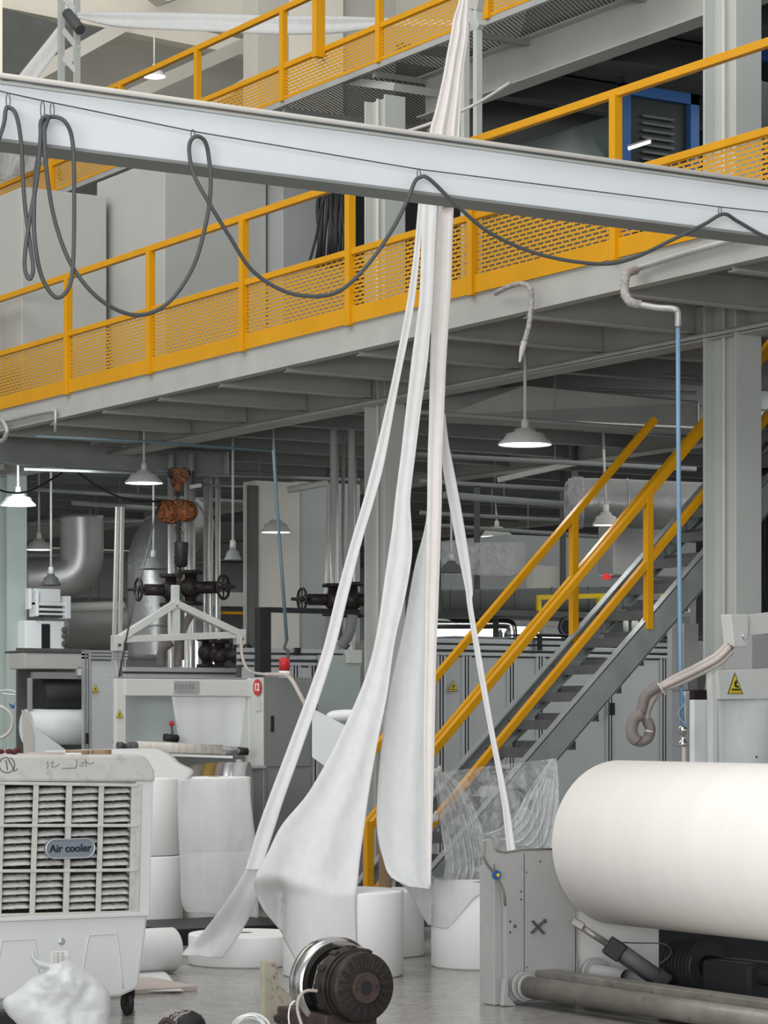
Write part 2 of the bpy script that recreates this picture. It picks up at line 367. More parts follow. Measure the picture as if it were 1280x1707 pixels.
tag(B().bar(XP(300, 200, -40.2), XP(440, 118, -40.2), 0.1, 0.12).build('roof_purlin', 'cream'), 'thin pale roof purlin behind the first upper railing posts', 'beam')
tag(B().box(XP(-30, 140, -38), XP(4, -30, -38)-X*0.5).build('pilaster', 'cream'), 'cream pilaster at the extreme top left corner', 'pilaster')
tag(B().box(XP(430, 200, -38), XP(480, -30, -38)-X*0.5).build('pilaster', 'creamd'), 'taupe pilaster left of the bright cream panel, top', 'pilaster')
tag(B().box(XP(481, 200, -38), XP(572, -30, -38)-X*0.3).build('wall_panel', 'cream'), 'bright cream wall panel behind the upper railing', 'panel')
tag(B().box(XP(572, 200, -38.2), XP(660, -30, -38.2)-X*0.3).build('wall_panel', 'creamd'), 'taupe wall panel beside the bright cream panel, top', 'panel')
b = B(); b.prism([XP(245, 0, -40.4), XP(262, 12, -40.4), XP(305, -4, -40.4), XP(300, -20, -40.4), XP(245, -20, -40.4)], (0.4, 0, 0))
tag(b.build('roof_bracket', 'creamd'), 'taupe roof bracket at the top edge left of centre', 'bracket')

# ---------------------------------------------------------------- mezzanine
YM = 10.5; YG = 12.1
mz = thing('mezzanine_platform', 'grey steel mezzanine platform carrying the lower yellow railing', 'platform', (-18, 10.5, 4.2))
b = B(); b.bar((-42, YM+0.01, 4.435), (-6, YM+0.01, 4.435), 0.012, 0.21); b.bar((-42, YM+0.05, 4.337), (-6, YM+0.05, 4.337), 0.1, 0.012); b.bar((-42, YM+0.05, 4.535), (-6, YM+0.05, 4.535), 0.1, 0.012)
b.build('fascia_beam', 'grey', mz)
b = B(); b.box((-42, YM+0.02, 4.5), (-15.97, 24, 4.53)); b.box((-15.97, YM+0.02, 4.5), (-14.98, 12.6, 4.53)); b.box((-14.98, YM+0.02, 4.5), (-6, 24, 4.53)); b.box((-15.97, 17.2, 4.5), (-14.98, 24, 4.53))
b.box((-42, 24, 4.5), (-6, 40, 4.53)); b.build('deck_plate', 'deck', mz)
B().ibeam((-42, YG, 4.375), (-6, YG, 4.375), 0.2, 0.29).build('main_girder', 'grey', mz)
B().ibeam((-42, 16.6, 4.375), (-16.1, 16.6, 4.375), 0.2, 0.29).build('main_girder', 'grey', mz)
B().ibeam((-42, 21.5, 4.375), (-6, 21.5, 4.375), 0.2, 0.29).build('main_girder', 'grey', mz)
xj = -33.0
while xj < -8:
    B().ibeam((xj, YM+0.06, 4.40), (xj, YG-0.06, 4.40), 0.09, 0.2, 0.008).build('joist', 'grey', mz)
    if not (-16.1 < xj < -14.9):
        B().ibeam((xj, YG+0.1, 4.40), (xj, 21.4, 4.40), 0.1, 0.2, 0.008).build('joist', 'grey_m', mz)  # deeper joists coloured darker to stand in for shade under the deck
    xj += 1.12
xj = -43.0
while xj < -12:
    B().ibeam((xj, 21.6, 4.38), (xj, 39.9, 4.38), 0.12, 0.22, 0.01).build('joist', 'grey_m', mz); xj += 1.9  # rear joists carry the same shade in their darker grey

# ---------------------------------------------------------------- guard railings
def railing(name, label, y, xs, z0, zm, zt, xa, xb, kick=0.13, post=0.065, meshtop=None, pz=None):
    t = thing(name, label, 'railing', ((xa+xb)/2, y, z0))
    B().bar((xa, y, zt), (xb, y, zt), 0.05, 0.055).build('top_rail', 'yellow', t, bevel=0.004)
    B().bar((xa, y, zm), (xb, y, zm), 0.045, 0.05).build('mid_rail', 'yellow', t, bevel=0.004)
    if kick: B().bar((xa, y-0.015, z0+kick/2), (xb, y-0.015, z0+kick/2), 0.008, kick).build('toe_board', 'yellow', t)
    for x in xs:
        B().bar((x, y-0.01, pz if pz else z0-0.015), (x, y-0.01, zt-0.01), post, post, X).build('post', 'yellow', t, bevel=0.004)
    xx = sorted([xa]+list(xs)+[xb])
    for i in range(len(xx)-1):
        a, c = xx[i]+post/2, xx[i+1]-post/2
        if c-a < 0.1: continue
        B().add([(a, y, z0+kick), (c, y, z0+kick), (c, y, zm-0.02), (a, y, zm-0.02)], [(0, 1, 2, 3)]).build('mesh_panel', 'meshy', t)
    return t
railing('guard_railing', 'yellow railing with mesh panels along the lower mezzanine edge', YM, [-13.96+(-1.69)*i for i in range(-2, 12)], 4.54, 5.09, 5.63, -33.5, -9.5)
YU = 12.2
ur = railing('guard_railing', 'yellow railing with mesh panels on the high upper walkway', YU, [-24.75-1.7*3, -24.75-1.7*2, -24.75-1.7, -24.75, -23.05, -21.35, -19.65, -17.95], 7.27, 7.58, 8.12, -31.5, -16.6, kick=0.03, post=0.06)
B().bar(YP(531, 96, YU-0.06), YP(531, -30, YU-0.06), 0.1, 0.07, X).build('gate_post', 'yellow', ur, bevel=0.004)
uw = thing('upper_walkway', 'grey grated high walkway under the upper yellow railing', 'walkway', (-22, 12.8, 6.9))
b = B(); b.bar((-31.5, YU, 7.24), (-16.0, YU, 7.24), 0.03, 0.05); b.bar((-31.5, YU+1.6, 7.24), (-16.0, YU+1.6, 7.24), 0.03, 0.07); b.build('edge_angle', 'galv', uw)
B().add([(-31.5, YU, 7.25), (-16.0, YU, 7.25), (-16.0, YU+1.6, 7.25), (-31.5, YU+1.6, 7.25)], [(0, 1, 2, 3)]).build('grating', 'meshg', uw)
for i in range(10): B().bar((-31+i*1.6, YU+0.02, 7.19), (-31+i*1.6, YU+1.6, 7.19), 0.04, 0.05).build('cross_bearer', 'grey_m', uw)
B().prism([YP(562, 126, YU+0.1), YP(572, 140, YU+0.1), YP(655, 151, YU+0.1), YP(658, 138, YU+0.1)], (0.0, 0.5, 0)).build('end_bracket', 'grey', uw)
# upper storey: girder, soffit and dark room behind
us = thing('upper_floor_frame', 'wide grey girder under the dark upper floor soffit, upper right', 'girder', (-14, 12.8, 6.8))
B().ibeam((-19.8, YU+0.57, 7.04), (-6, YU+0.57, 7.04), 0.2, 0.36).build('girder', 'grey', us)
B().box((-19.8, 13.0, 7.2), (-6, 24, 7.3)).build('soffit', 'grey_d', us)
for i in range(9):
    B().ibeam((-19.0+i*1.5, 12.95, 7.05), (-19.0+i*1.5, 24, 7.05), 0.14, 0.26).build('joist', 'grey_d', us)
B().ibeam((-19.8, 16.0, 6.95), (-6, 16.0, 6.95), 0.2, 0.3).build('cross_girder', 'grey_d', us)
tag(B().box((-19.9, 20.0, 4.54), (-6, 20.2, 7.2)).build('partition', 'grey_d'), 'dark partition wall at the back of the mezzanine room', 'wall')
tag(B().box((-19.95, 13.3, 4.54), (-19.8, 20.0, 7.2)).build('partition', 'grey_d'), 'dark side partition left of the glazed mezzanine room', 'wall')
# glazed front of the room
gz = thing('glazed_screen', 'dark reflective glazed screen behind the right part of the mezzanine railing', 'window', (-15, 13.4, 4.54))
p0 = YP(795, 235, 13.4); p1 = YP(1035, 288, 13.4)
B().add([(p0.x, 13.4, 4.6), (p1.x, 13.4, 4.6), (p1.x, 13.4, 6.6), (p0.x, 13.4, 6.6)], [(0, 1, 2, 3)]).build('pane', 'glass', gz, solid=0.01)
b = B(); b.bar((p0.x, 13.4, 4.95), (p1.x, 13.4, 4.95), 0.05, 0.05); b.bar((p0.x, 13.4, 4.54), (p0.x, 13.4, 6.9), 0.05, 0.05); b.bar((p1.x, 13.4, 4.54), (p1.x, 13.4, 6.9), 0.05, 0.05)
b.build('frame', 'dark', gz)
h0 = P(955, 212, 25.0)
b = B(); b.grid([[P(880, 238, 23.4), P(955, 212, 23.4), P(972, 211, 23.5)], [P(790, 262, 23.3), P(950, 262, 22.9), P(1010, 268, 23.4)], [P(790, 300, 23.2), P(950, 300, 22.8), P(1012, 300, 23.4)]])
tag(b.build('glass_reflection', 'bwhite', solid=0.02), 'pale tapered sheet standing in for a reflection in the dark glazed screen', 'hood')  # pale sheet behind the pane imitates a reflection in the glass
def grille(label, px0, px1, py0, py1, d):
    a = P(px0, py0, d); u = a.x
    t = thing('louvred_door', label, 'door', (u, a.y, 4.6), 'blue framed louvred doors')
    q0 = XP(px0, py0, u); q1 = XP(px1, py1, u); y0, y1 = q0.y, q1.y; z1 = q0.z; z0 = 4.54
    b = B(); fw = 0.09
    b.box((u, y0, z1-fw), (u+0.06, y1, z1)); b.box((u, y0, z0), (u+0.06, y0+fw, z1)); b.box((u, y1-fw, z0), (u+0.06, y1, z1)); b.build('frame', 'bluef', t)
    b = B(); b.box((u-0.02, y0+fw, z0), (u, y1-fw, z1-fw)); z = z0+0.1
    b.build('leaf', 'dark', t)
    b = B()
    while z < z1-0.2:
        b.bar((u+0.02, y0+fw+0.15, z), (u+0.02, y1-fw-0.15, z), 0.02, 0.02); z += 0.06
    b.build('louvre', 'grey_d', t)
    return t
grille('blue framed dark louvred door left of the big pale column', 1030, 1158, 140, 285, 22)
grille('blue framed dark louvred door at the right edge beside the big column', 1247, 1330, 82, 240, 21.5)
tb = thing('tube_light', 'lit fluorescent tube behind the right mezzanine railing', 'light', P(1065, 243, 21.3))
B().tube([P(1047, 248, 21.3), P(1084, 236, 21.3)], 0.012, 8).build('tube', 'tube', tb)
B().bar(P(1045, 245, 21.33), P(1086, 232, 21.33), 0.03, 0.02).build('batten', 'grey_d', tb)
tag(B().tube(smooth_path([P(668, 222, 19.8), P(720, 205, 19.8), P(790, 175, 19.8), P(850, 138, 20)]), 0.012, 8).build('hanging_hose', 'cpanel'), 'pale thin hose slung behind the hanging cloth, top centre', 'hose')
# upper soffit over the left part of the mezzanine behind the walkway
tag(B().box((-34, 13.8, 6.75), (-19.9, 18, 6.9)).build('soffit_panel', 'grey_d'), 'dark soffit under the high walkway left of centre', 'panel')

# ---------------------------------------------------------------- columns
def column(label, x, y, z1, w, dpt, m='grey_col', pipe=False):
    t = thing('steel_column', label, 'column', (x, y, 0))
    b = B(); tt = 0.02
    b.box((x-w/2, y-dpt/2, 0), (x-w/2+tt, y+dpt/2, z1)); b.box((x+w/2-tt, y-dpt/2, 0), (x+w/2, y+dpt/2, z1)); b.box((x-w/2+tt, y-0.03, 0), (x+w/2-tt, y+0.01, z1))
    b.build('shaft', m, t, bevel=0.003)
    b = B(); b.box((x-w/2-0.06, y-dpt/2-0.06, 0), (x+w/2+0.06, y+dpt/2+0.06, 0.03))
    b.build('base_plate', 'grey_m', t)
    if pipe: B().cyl((x-0.02, y-0.06, 0.1), (x-0.02, y-0.06, 6.9), 0.014, 10).build('conduit', 'cpanel', t)
    return t
column('tall pale grey steel column in the middle behind the hanging cloth', -19.5, 12.15, 6.9, 0.34, 0.21, pipe=True)
column('large pale grey steel column right of the staircase', -14.72, 12.1, 9.5, 0.37, 0.235, pipe=True)
column('greenish steel column at the left edge beside the cooler', -27.35, 12.1, 4.23, 0.34, 0.24, 'green_col')
# pipe along the girder
cp = thing('conduit_pipe', 'grey conduit running along the mezzanine girder underside', 'pipe', (-14, YG-0.12, 4.22))
B().tube([(-26, YG-0.13, 4.25), (-19.8, YG-0.13, 4.25), (-15, YG-0.13, 4.26), (-8, YG-0.13, 4.26)], 0.018, 10).build('pipe', 'galv', cp)

# ---------------------------------------------------------------- lamps
def lamp(label, px, py, wpx, stop, diam=0.42, lean=0, arm=None, m='grey', on=True, power=14):
    d = diam*FPX/wpx; c = P(px, py, d); R = diam/2
    t = thing('pendant_lamp', label, 'lamp', c)
    B().lathe(c, Z, [(0, R), (0.012, R), (0.05, R*0.78), (0.085, R*0.70), (0.10, R*0.42), (0.125, R*0.36), (0.13, 0)], 28).build('lamp_shade', m, t, solid=0.004)
    B().lathe(c, Z, [(0.12, 0.001), (0.12, 0.032), (0.2, 0.028), (0.21, 0.0)], 14).build('socket', 'white2', t)
    if on:
        B().lathe(c, Z, [(0.006, 0.001), (0.006, R*0.96)], 28).build('lamp_glass', 'lampglow', t)
        l = bpy.data.lights.new('lamp_light', 'SPOT'); l.energy = power; l.shadow_soft_size = 0.15; l.spot_size = 2.6; l.spot_blend = 0.6
        lo = bpy.data.objects.new('lamp_light', l); COL.objects.link(lo); lo.location = c-Z*0.03
    else:
        B().lathe(c, Z, [(0.02, 0.001), (0.02, R*0.9)], 28).build('lamp_glass', 'grey_d', t)
    top = P(px+lean, stop, d)
    if not arm and d*0.6 < 40 and stop > 500: top.z = max(top.z, 4.46)
    pts = [c+Z*0.2, top]
    if arm: pts += [P(a, q, d) for a, q in arm]
    B().tube(pts, 0.013, 8).build('stem', 'white2', t)
    return t
lamp('lit pendant lamp hanging in the centre right under the mezzanine', 875, 742, 90, 620, m='white2', power=40)
lamp('lit pendant lamp on a bent pipe arm beside the orange hoist', 240, 806, 64, 692, diam=0.38, arm=[(348, 697), (350, 722)], m='white2', power=40)
lamp('lit pendant lamp in front of the greenish left column', 30, 843, 60, 775, m='white2', diam=0.38)
lamp('small lit pendant lamp just right of the greenish left column', 65, 917, 46, 845, diam=0.32)
lamp('lit grey pendant lamp behind the thin slate blue pipe', 460, 888, 52, 790, lean=-5, diam=0.31)
lamp('lit pendant lamp between the thin right cloth strip and the yellow stair rail', 828, 895, 55, 812, lean=-4)
lamp('lit pendant lamp seen through the yellow stair rails', 1010, 876, 46, 800, lean=-6, diam=0.27)
lamp('unlit pendant lamp left of the hoist chain before the foil duct', 256, 949, 46, 880, on=False, diam=0.295, m='grey_m')
lamp('small far pendant lamp right of the chrome pipes', 388, 934, 28, 862, on=False, diam=0.17, m='grey_m')
lamp('small dark pendant lamp above the white rolling head, far left', 85, 976, 32, 930, on=False, m='grey_d', diam=0.21)
lamp('dark pendant lamp behind the right cloth strips', 752, 955, 40, 900, on=False, m='grey_d', diam=0.26)
lamp('lit pendant lamp cut by the right edge beside the column', 1290, 578, 78, 530, m='white2')
lamp('lit small white pendant lamp high up behind the upper railing', 257, 128, 39, 57, m='white2', diam=0.38, power=20)
# ---------------------------------------------------------------- panels and boxes on the mezzanine
def slab(name, label, cat, x, px0, px1, zt, z0, depth, m, y0=None, y1=None, bevel=0.01, group=None):
    a = XP(px0, 500, x); c = XP(px1, 500, x)
    ya = a.y if y0 is None else y0; yb = c.y if y1 is None else y1
    return tag(B().box((x-depth, ya, z0), (x, yb, zt)).build(name, m, bevel=bevel), label, cat, group)
slab('tall_cabinet', 'tall pale flat cabinet behind the left end of the lower railing', 'cabinet', -23.9, 36, 178, 6.74, 4.54, 1.2, 'lpanel')
slab('tall_cabinet', 'tall pale cabinet in the middle of the mezzanine behind the railing', 'cabinet', -22.77, 268, 444, 6.95, 4.54, 1.5, 'lpanel', y0=11.68)
slab('tall_cabinet', 'dull grey tall cabinet beside the hanging black cables', 'cabinet', -22.5, 447, 592, 6.95, 4.54, 1.0, 'gpanel', y0=12.84)
slab('tall_cabinet', 'dark cabinet at the left edge behind the lower railing', 'cabinet', -27.2, -70, 8, 6.6, 4.54, 0.6, 'gpanel')
slab('tall_cabinet', 'narrow blue grey cabinet left of the tall pale cabinet', 'cabinet', -26.6, 8, 34, 6.5, 4.54, 0.6, 'grey_m')
t = thing('cable_bundle', 'bundle of black cables hanging behind the lower mezzanine railing', 'cables', P(550, 440, 23.2))
for i in range(11):
    x0 = 532+i*4+random.uniform(-2, 2)
    B().tube(smooth_path([P(x0+3, 300, 23.2+i*0.02), P(x0+random.uniform(-3, 3), 350, 23.2), P(x0+random.uniform(-5, 5), 400, 23.1), P(x0+random.uniform(-7, 3), 446, 23.2)]), 0.018, 8).build('cable', 'black', t)
tag(B().tube(smooth_path([P(546, 318, 22.6), P(534, 350, 22.6), P(528, 390, 22.6), P(516, 436, 22.6)]), 0.012, 8).build('loose_cable', 'black'), 'single thin black cable left of the black cable bundle', 'cable')
# two posts that carry the cloth at the top
t = thing('web_frame', 'grey steel post frame behind the hanging cloth, top centre', 'frame', YP(787, 300, 11.2))
for px in (775, 796):
    a = YP(px, 300, 11.2); B().bar((a.x, 11.2, 4.54), (a.x, 11.2, 9.6), 0.05, 0.05, X).build('post', 'grey_col', t)
a = YP(780, 12, 11.2); c = YP(800, 48, 11.2); B().bar(a, c, 0.08, 0.05, Y).build('bracket', 'grey', t)
a = YP(770, 0, 11.2); c = YP(802, 6, 11.2); B().bar(a, c, 0.1, 0.06, Y).build('bracket', 'grey', t)
# lattice post top left
t = thing('lattice_post', 'pale steel lattice post at the top left carrying the white web', 'post', P(115, 300, 29))
for px in (102, 128): B().bar(P(px, 300, 29), P(px, -40, 29), 0.06, 0.06, X).build('post', 'grey_col', t)
for p, q in (((105, -5), (131, 25)), ((105, 50), (131, 82)), ((105, 96), (128, 120))):
    B().bar(P(*p, 29), P(*q, 29), 0.05, 0.06).build('brace', 'grey_col', t)
B().cyl(P(112, 22, 28.9), P(134, 50, 28.7), 0.06, 12).build('roller', 'cable', t)

def loft(rows, n=14, fold=0.0, k=3.0, ph=0.0, per=6, crinkle=0.0):
    """rows: (xl, yl, xr, yr, d_left, d_right) in order; smooth interpolation, folds across"""
    L = smooth_path([P(r[0], r[1], r[4]) for r in rows], per); R = smooth_path([P(r[2], r[3], r[5]) for r in rows], per)
    out = []
    N = len(L)
    for i, (a, c) in enumerate(zip(L, R)):
        row = []; w = (c-a).length
        for j in range(n+1):
            s = j/n; p = a.lerp(c, s)
            dd = fold*w*math.sin(k*PI*s+ph+i*0.02)*math.sin(PI*s)**0.5 if 0 < s < 1 else 0
            if crinkle: dd += crinkle*w*(noise.noise(Vector((s*3, i*0.12, ph)))+0.5*noise.noise(Vector((s*9, i*0.3, ph))))
            row.append(p-FW*dd)
        out.append(row)
    return B().grid(out)
def dy(y, top=18.2, bot=15.3): return top-(y/1480.0)*(top-bot)
def strip(name, label, edge, m='cloth', fold=0.12, k=3, ph=0, off=0, n=14, cat='cloth', crinkle=0.02, dfun=dy, group=None, drape=None):
    rows = []
    for e in edge:
        if len(e) == 3: y, xl, xr = e; rows.append((xl, y, xr, y, dfun(y)+off, dfun(y)+off))
        else: xl, yl, xr, yr = e[:4]; rows.append((xl, yl, xr, yr, dfun(yl)+off, dfun(yr)+off))
    b = loft(rows, n, fold, k, ph, crinkle=crinkle)
    if drape:
        dn = EYE*FPX/(drape[1]-HOR); r = drape[2]*dn/FPX; c = P(drape[0], 1200, dn+r); h = drape[3]
        for q in b.v:
            v = Vector((q.x-c.x, q.y-c.y, 0)); g = max(0.0, min(1.0, (h+0.10-q.z)/0.12)); g = g*g*(3-2*g)
            # pull the cloth onto the wound surface of the roll where it passes in front of it
            lat = v.dot(RT); 
            if g > 0:
                if abs(lat) < r: tgt = -(r*r-lat*lat)**0.5-0.012
                else: tgt = 0.0
                cur = v.dot(FW); k_ = g*max(0, 1-max(0, abs(lat)-r)/0.25)
                q += FW*((tgt-cur)*k_)
    o = b.build(name, m, solid=0.004)
    return tag(o, label, cat, group)
# ---------------------------------------------------------------- hanging cloth
strip('hanging_cloth', 'gathered head of the white cloth rising above the white beam', [(-60, 770, 784), (0, 765, 781), (30, 756, 781), (60, 751, 780), (90, 745, 776), (130, 738, 771), (170, 729, 768), (190, 724, 767), (215, 717, 766), (250, 712, 765), (300, 704, 762), (345, 699, 758)], 'clothw', 0.16, 5, 0.6, n=24)
strip('cloth_strip', 'narrow white cloth strip falling leftmost to the floor', [(330, 698, 707), (420, 690, 700), (480, 682, 694), (540, 672, 685), (650, 650, 663), (770, 622, 641), (840, 604, 622), (900, 586, 604), (990, 561, 581), (1100, 533, 553), (1240, 482, 506), (1330, 448, 474), (1380, 430, 458), (1430, 415, 442), (1450, 409, 437)], 'cloth', 0.10, 2, 0.3, off=-0.05)
strip('cloth_strip', 'wide white cloth sweeping left onto the front standing roll', [(325, 704, 729), (480, 700, 722), (540, 694, 718), (600, 686, 713), (680, 677, 702), (760, 668, 692), (830, 659, 684), (880, 654, 686), (920, 648, 687), (960, 642, 682), (1010, 635, 672), (1060, 627, 660), (1110, 615, 652), (1160, 597, 645), (1240, 560, 629), (1320, 515, 615), (470, 1375, 607, 1380), (447, 1420, 600, 1430), (424, 1468, 596, 1474), (432, 1512, 594, 1500), (458, 1555, 594, 1540), (480, 1592, 594, 1580), (500, 1628, 594, 1622)], 'cloth', 0.05, 3, 0.2, off=-0.08, n=30, drape=(572, 1635, 103, 0.5))
strip('cloth_strip', 'broad sheer white cloth panel left of the straight strip', [(850, 712, 722), (885, 707, 721), (950, 690, 721), (1050, 672, 721), (1150, 650, 720), (1260, 634, 719), (1340, 628, 718), (1390, 629, 718), (1430, 638, 717), (650, 1460, 717, 1465), (682, 1478, 716, 1482)], 'cloths', 0.06, 3, 1.0, off=0.12, n=20)
strip('cloth_strip', 'straight narrow white cloth strip falling down the middle', [(325, 727, 757), (410, 726, 754), (480, 722, 752), (600, 717, 744), (700, 715, 740), (760, 713, 737), (850, 712, 736), (1000, 709, 731), (1100, 708, 727), (1250, 706, 724), (1400, 710, 720), (1478, 713, 718)], 'clothw', 0.10, 3, 0.0, off=0.04)
strip('cloth_strip', 'narrow white cloth strip falling rightmost towards the unwinder', [(690, 736, 742), (740, 737, 748), (780, 738, 756), (850, 750, 769), (930, 765, 782), (985, 776, 788), (1010, 779, 788), (1110, 795, 805), (1220, 815, 824), (1330, 835, 846), (1415, 845, 859), (1440, 850, 863)], 'cloth', 0.10, 2, 0.5, off=0.25)
e_ = loft([(409, 1450, 437, 1450, dy(1450), dy(1450)), (385, 1490, 430, 1490, 15.4, 15.4), (345, 1545, 415, 1530, 15.5, 15.5), (312, 1580, 395, 1565, 15.55, 15.5), (303, 1592, 370, 1598, 15.5, 15.5)], 12, 0.05, 3, 0.3).build('sheer_end', 'cloths', bpy.data.objects['cloth_strip'], solid=0.004)
# web behind the upper railing and slanting web at the left
o = loft([(128, 22, 130, 30, 28.8, 28.8), (200, 20, 200, 46, 28.8, 28.8), (350, 22, 330, 52, 28, 28), (470, 26, 460, 58, 27.5, 27.5), (560, 27, 560, 56, 27, 27), (640, 30, 640, 46, 26.6, 26.6), (760, 34, 760, 44, 25, 25)], 8, 0.12, 3).build('cloth_web', 'cloth', solid=0.004)
tag(o, 'white cloth web strung level behind the upper yellow railing', 'cloth')
o = loft([(104, 34, 110, 60, 29.2, 29.2), (72, 75, 100, 80, 29.2, 29.2), (20, 140, 55, 140, 29.2, 29.2), (-20, 195, 15, 195, 29.2, 29.2)], 6, 0.05, 2).build('cloth_web', 'cloth', solid=0.004)
tag(o, 'white cloth web slanting down left of the lattice post', 'cloth')
o = loft([(-20, 243, 88, 250, 29.2, 29.2), (-20, 275, 84, 262, 29.2, 29.2), (-20, 305, 60, 285, 29.2, 29.2)], 10, 0.15, 5, crinkle=0.08).build('plastic_sheet', 'film2', solid=0.004)
tag(o, 'crumpled plastic sheet under the white beam at the left edge', 'sheet')

# ---------------------------------------------------------------- foreground crane beam with festoon cable
cb = thing('runway_beam', 'long white steel beam crossing the whole foreground above', 'beam', (-10.2, 6.5, 3.92))
BX = -10.2
b = B(); b.box((BX-0.16, 2.0, 3.925), (BX, 10.6, 4.155)); b.build('box_section', 'white', cb, bevel=0.006)
b = B(); b.box((BX-0.18, 2.0, 4.155), (BX+0.012, 10.6, 4.168)); b.build('top_plate', 'white2', cb)
b = B(); b.box((BX-0.18, 2.0, 3.912), (BX+0.012, 10.6, 3.925)); b.build('bottom_plate', 'grey_m', cb)
B().tube([(BX+0.02, 2.0, 4.183), (BX+0.02, 6.0, 4.183), (BX+0.02, 10.6, 4.178)], 0.014, 10).build('conduit', 'cpanel', cb)
fx = BX+0.06
def FP(px, py): return XP(px, py, fx)
wire = [FP(-30, 144), FP(13, 155), FP(72, 168), FP(322, 219), FP(697, 282), FP(1200, 345), FP(1320, 358)]
B().tube(wire, 0.003, 6).build('guide_wire', 'cable', cb)
B().tube([(BX+0.03, 2.0, 4.17), (BX+0.03, 10.6, 4.165)], 0.004, 6).build('edge_shade', 'cable', cb)  # thin dark line imitating the shadow along the beam's top edge
fc = thing('festoon_cable', 'dark grey cable looping from hooks along the white beam', 'cable', FP(640, 400))
path = [(-30, 300), (0, 218), (8, 186), (14, 179), (24, 192), (32, 240), (40, 330), (50, 410), (52, 450), (46, 466), (41, 440), (46, 380), (58, 300), (66, 230), (68, 205), (72, 196), (77, 198), (74, 215), (62, 270), (54, 330), (55, 400), (70, 462), (92, 496), (110, 482), (120, 440), (124, 330), (119, 240), (106, 206), (89, 195), (76, 202), (71, 230), (75, 290), (92, 370), (120, 445), (165, 502), (225, 526), (280, 505), (320, 445), (340, 370), (350, 310), (348, 262), (338, 236), (322, 229), (315, 245), (322, 290), (345, 340), (380, 395), (420, 450), (470, 485), (520, 495), (565, 485), (610, 445), (650, 385), (675, 335), (690, 305), (699, 296), (712, 300), (760, 345), (820, 390), (900, 425), (990, 441), (1050, 432), (1120, 400), (1170, 375), (1201, 358), (1230, 370), (1280, 396), (1330, 405)]
B().tube(smooth_path([FP(*p)+X*(0.012*math.sin(i*1.7)+0.01) for i, p in enumerate(path)], 6), 0.0092, 10).build('cable', 'cable', fc)
for a, c in (((13, 155), (14, 180)), ((71, 168), (71, 200)), ((86, 171), (88, 197)), ((324, 217), (319, 232)), ((697, 281), (699, 299)), ((1199, 344), (1201, 360))):
    p, q = FP(*a), FP(*c); m_ = (p+q)/2; h = (p-q).length/2
    pts = [m_+Y*(0.009*math.sin(u))+Z*(h*math.cos(u)) for u in [2*PI*i/14 for i in range(14)]]
    B().tube(pts, 0.0022, 6, closed=True).build('hook', 'cable', fc)

# ---------------------------------------------------------------- pipes hanging from the mezzanine edge
t = thing('air_pipe', 'blue vertical pipe hanging from the mezzanine edge at right', 'pipe', P(1130, 1240, 16.3))
B().tube([P(1130, 535, 16.3), P(1131, 800, 16.3), P(1134, 1100, 16.3), P(1138, 1210, 16.3)], 0.014, 12).build('blue_pipe', 'blue', t)
B().tube(smooth_path([YP(1290, 382, 10.46), YP(1160, 417, 10.46), YP(1085, 440, 10.46), YP(1050, 452, 10.44)]), 0.02, 12).build('feed_pipe', 'galv', t)
B().tube(smooth_path([YP(1060, 450, 10.42), P(1044, 458, 16.6), P(1041, 485, 16.5), P(1050, 503, 16.4), P(1068, 508, 16.4)]), [0.026+0.004*(i % 2) for i in range(33)], 12).build('wrapped_elbow', 'tapew', t)
B().tube(smooth_path([P(1062, 507, 16.4), P(1095, 513, 16.35), P(1122, 515, 16.3), P(1130, 522, 16.3), P(1130, 545, 16.3)]), 0.02, 12).build('branch_pipe', 'galv', t)
B().lathe(P(1138, 1245, 16.3), Z, [(0, 0.001), (0, 0.03), (0.03, 0.03), (0.035, 0.02), (0.08, 0.02), (0.085, 0.032), (0.12, 0.032), (0.13, 0.015)], 14).build('valve', 'chrome', t)
B().tube(smooth_path([P(1135, 1150, 16.25), P(1142, 1170, 16.25), P(1130, 1190, 16.25), P(1144, 1210, 16.25)]), 0.006, 6).build('wound_hose', 'blue', t)
t = thing('pipe_stub', 'taped grey pipe bend hanging loose over the mezzanine edge beam', 'pipe', P(870, 600, 18.0))
B().tube(smooth_path([YP(826, 489, 10.44), YP(845, 479, 10.40), P(868, 473, 18.1), P(883, 480, 18), P(886, 500, 18), P(882, 540, 18), P(874, 570, 18)]), 0.018, 10).build('pipe', 'tapew', t)
B().tube(smooth_path([P(874, 570, 18), P(870, 585, 18), P(866, 604, 18)]), [0.024, 0.022, 0.023, 0.02, 0.018, 0.022, 0.02, 0.02, 0.019, 0.018, 0.016, 0.014, 0.012, 0.012, 0.01, 0.01, 0.008], 10).build('tape_wrap', 'cpanel', t)
t = thing('pipe_stub', 'grey pipe with a tap on the mezzanine edge at far left', 'pipe', YP(50, 700, 10.46))
B().tube(smooth_path([YP(-10, 705, 10.46), YP(8, 702, 10.46), YP(60, 690, 10.46), YP(92, 684, 10.46)]), 0.02, 10).build('pipe', 'galv', t)
B().tube([YP(93, 682, 10.46), YP(92, 720, 10.46)], 0.014, 8).build('drop', 'galv', t)
B().tube(smooth_path([YP(4, 700, 10.42), YP(12, 718, 10.42), YP(4, 735, 10.42), YP(-8, 730, 10.42)]), 0.022, 10).build('tap', 'galv', t)
t = thing('air_pipe', 'thin slate blue pipe hanging in front of a pendant lamp', 'pipe', P(478, 1080, 21))
B().tube([P(456, 750, 21.0), P(460, 820, 21), P(468, 930, 21), P(478, 1068, 21)], 0.014, 10).build('pipe', 'blue_s', t)
B().tube(smooth_path([P(478, 1068, 21), P(474, 1080, 21), P(480, 1085, 21), P(480, 1098, 21)]), 0.012, 8).build('coupling', 'cable', t)
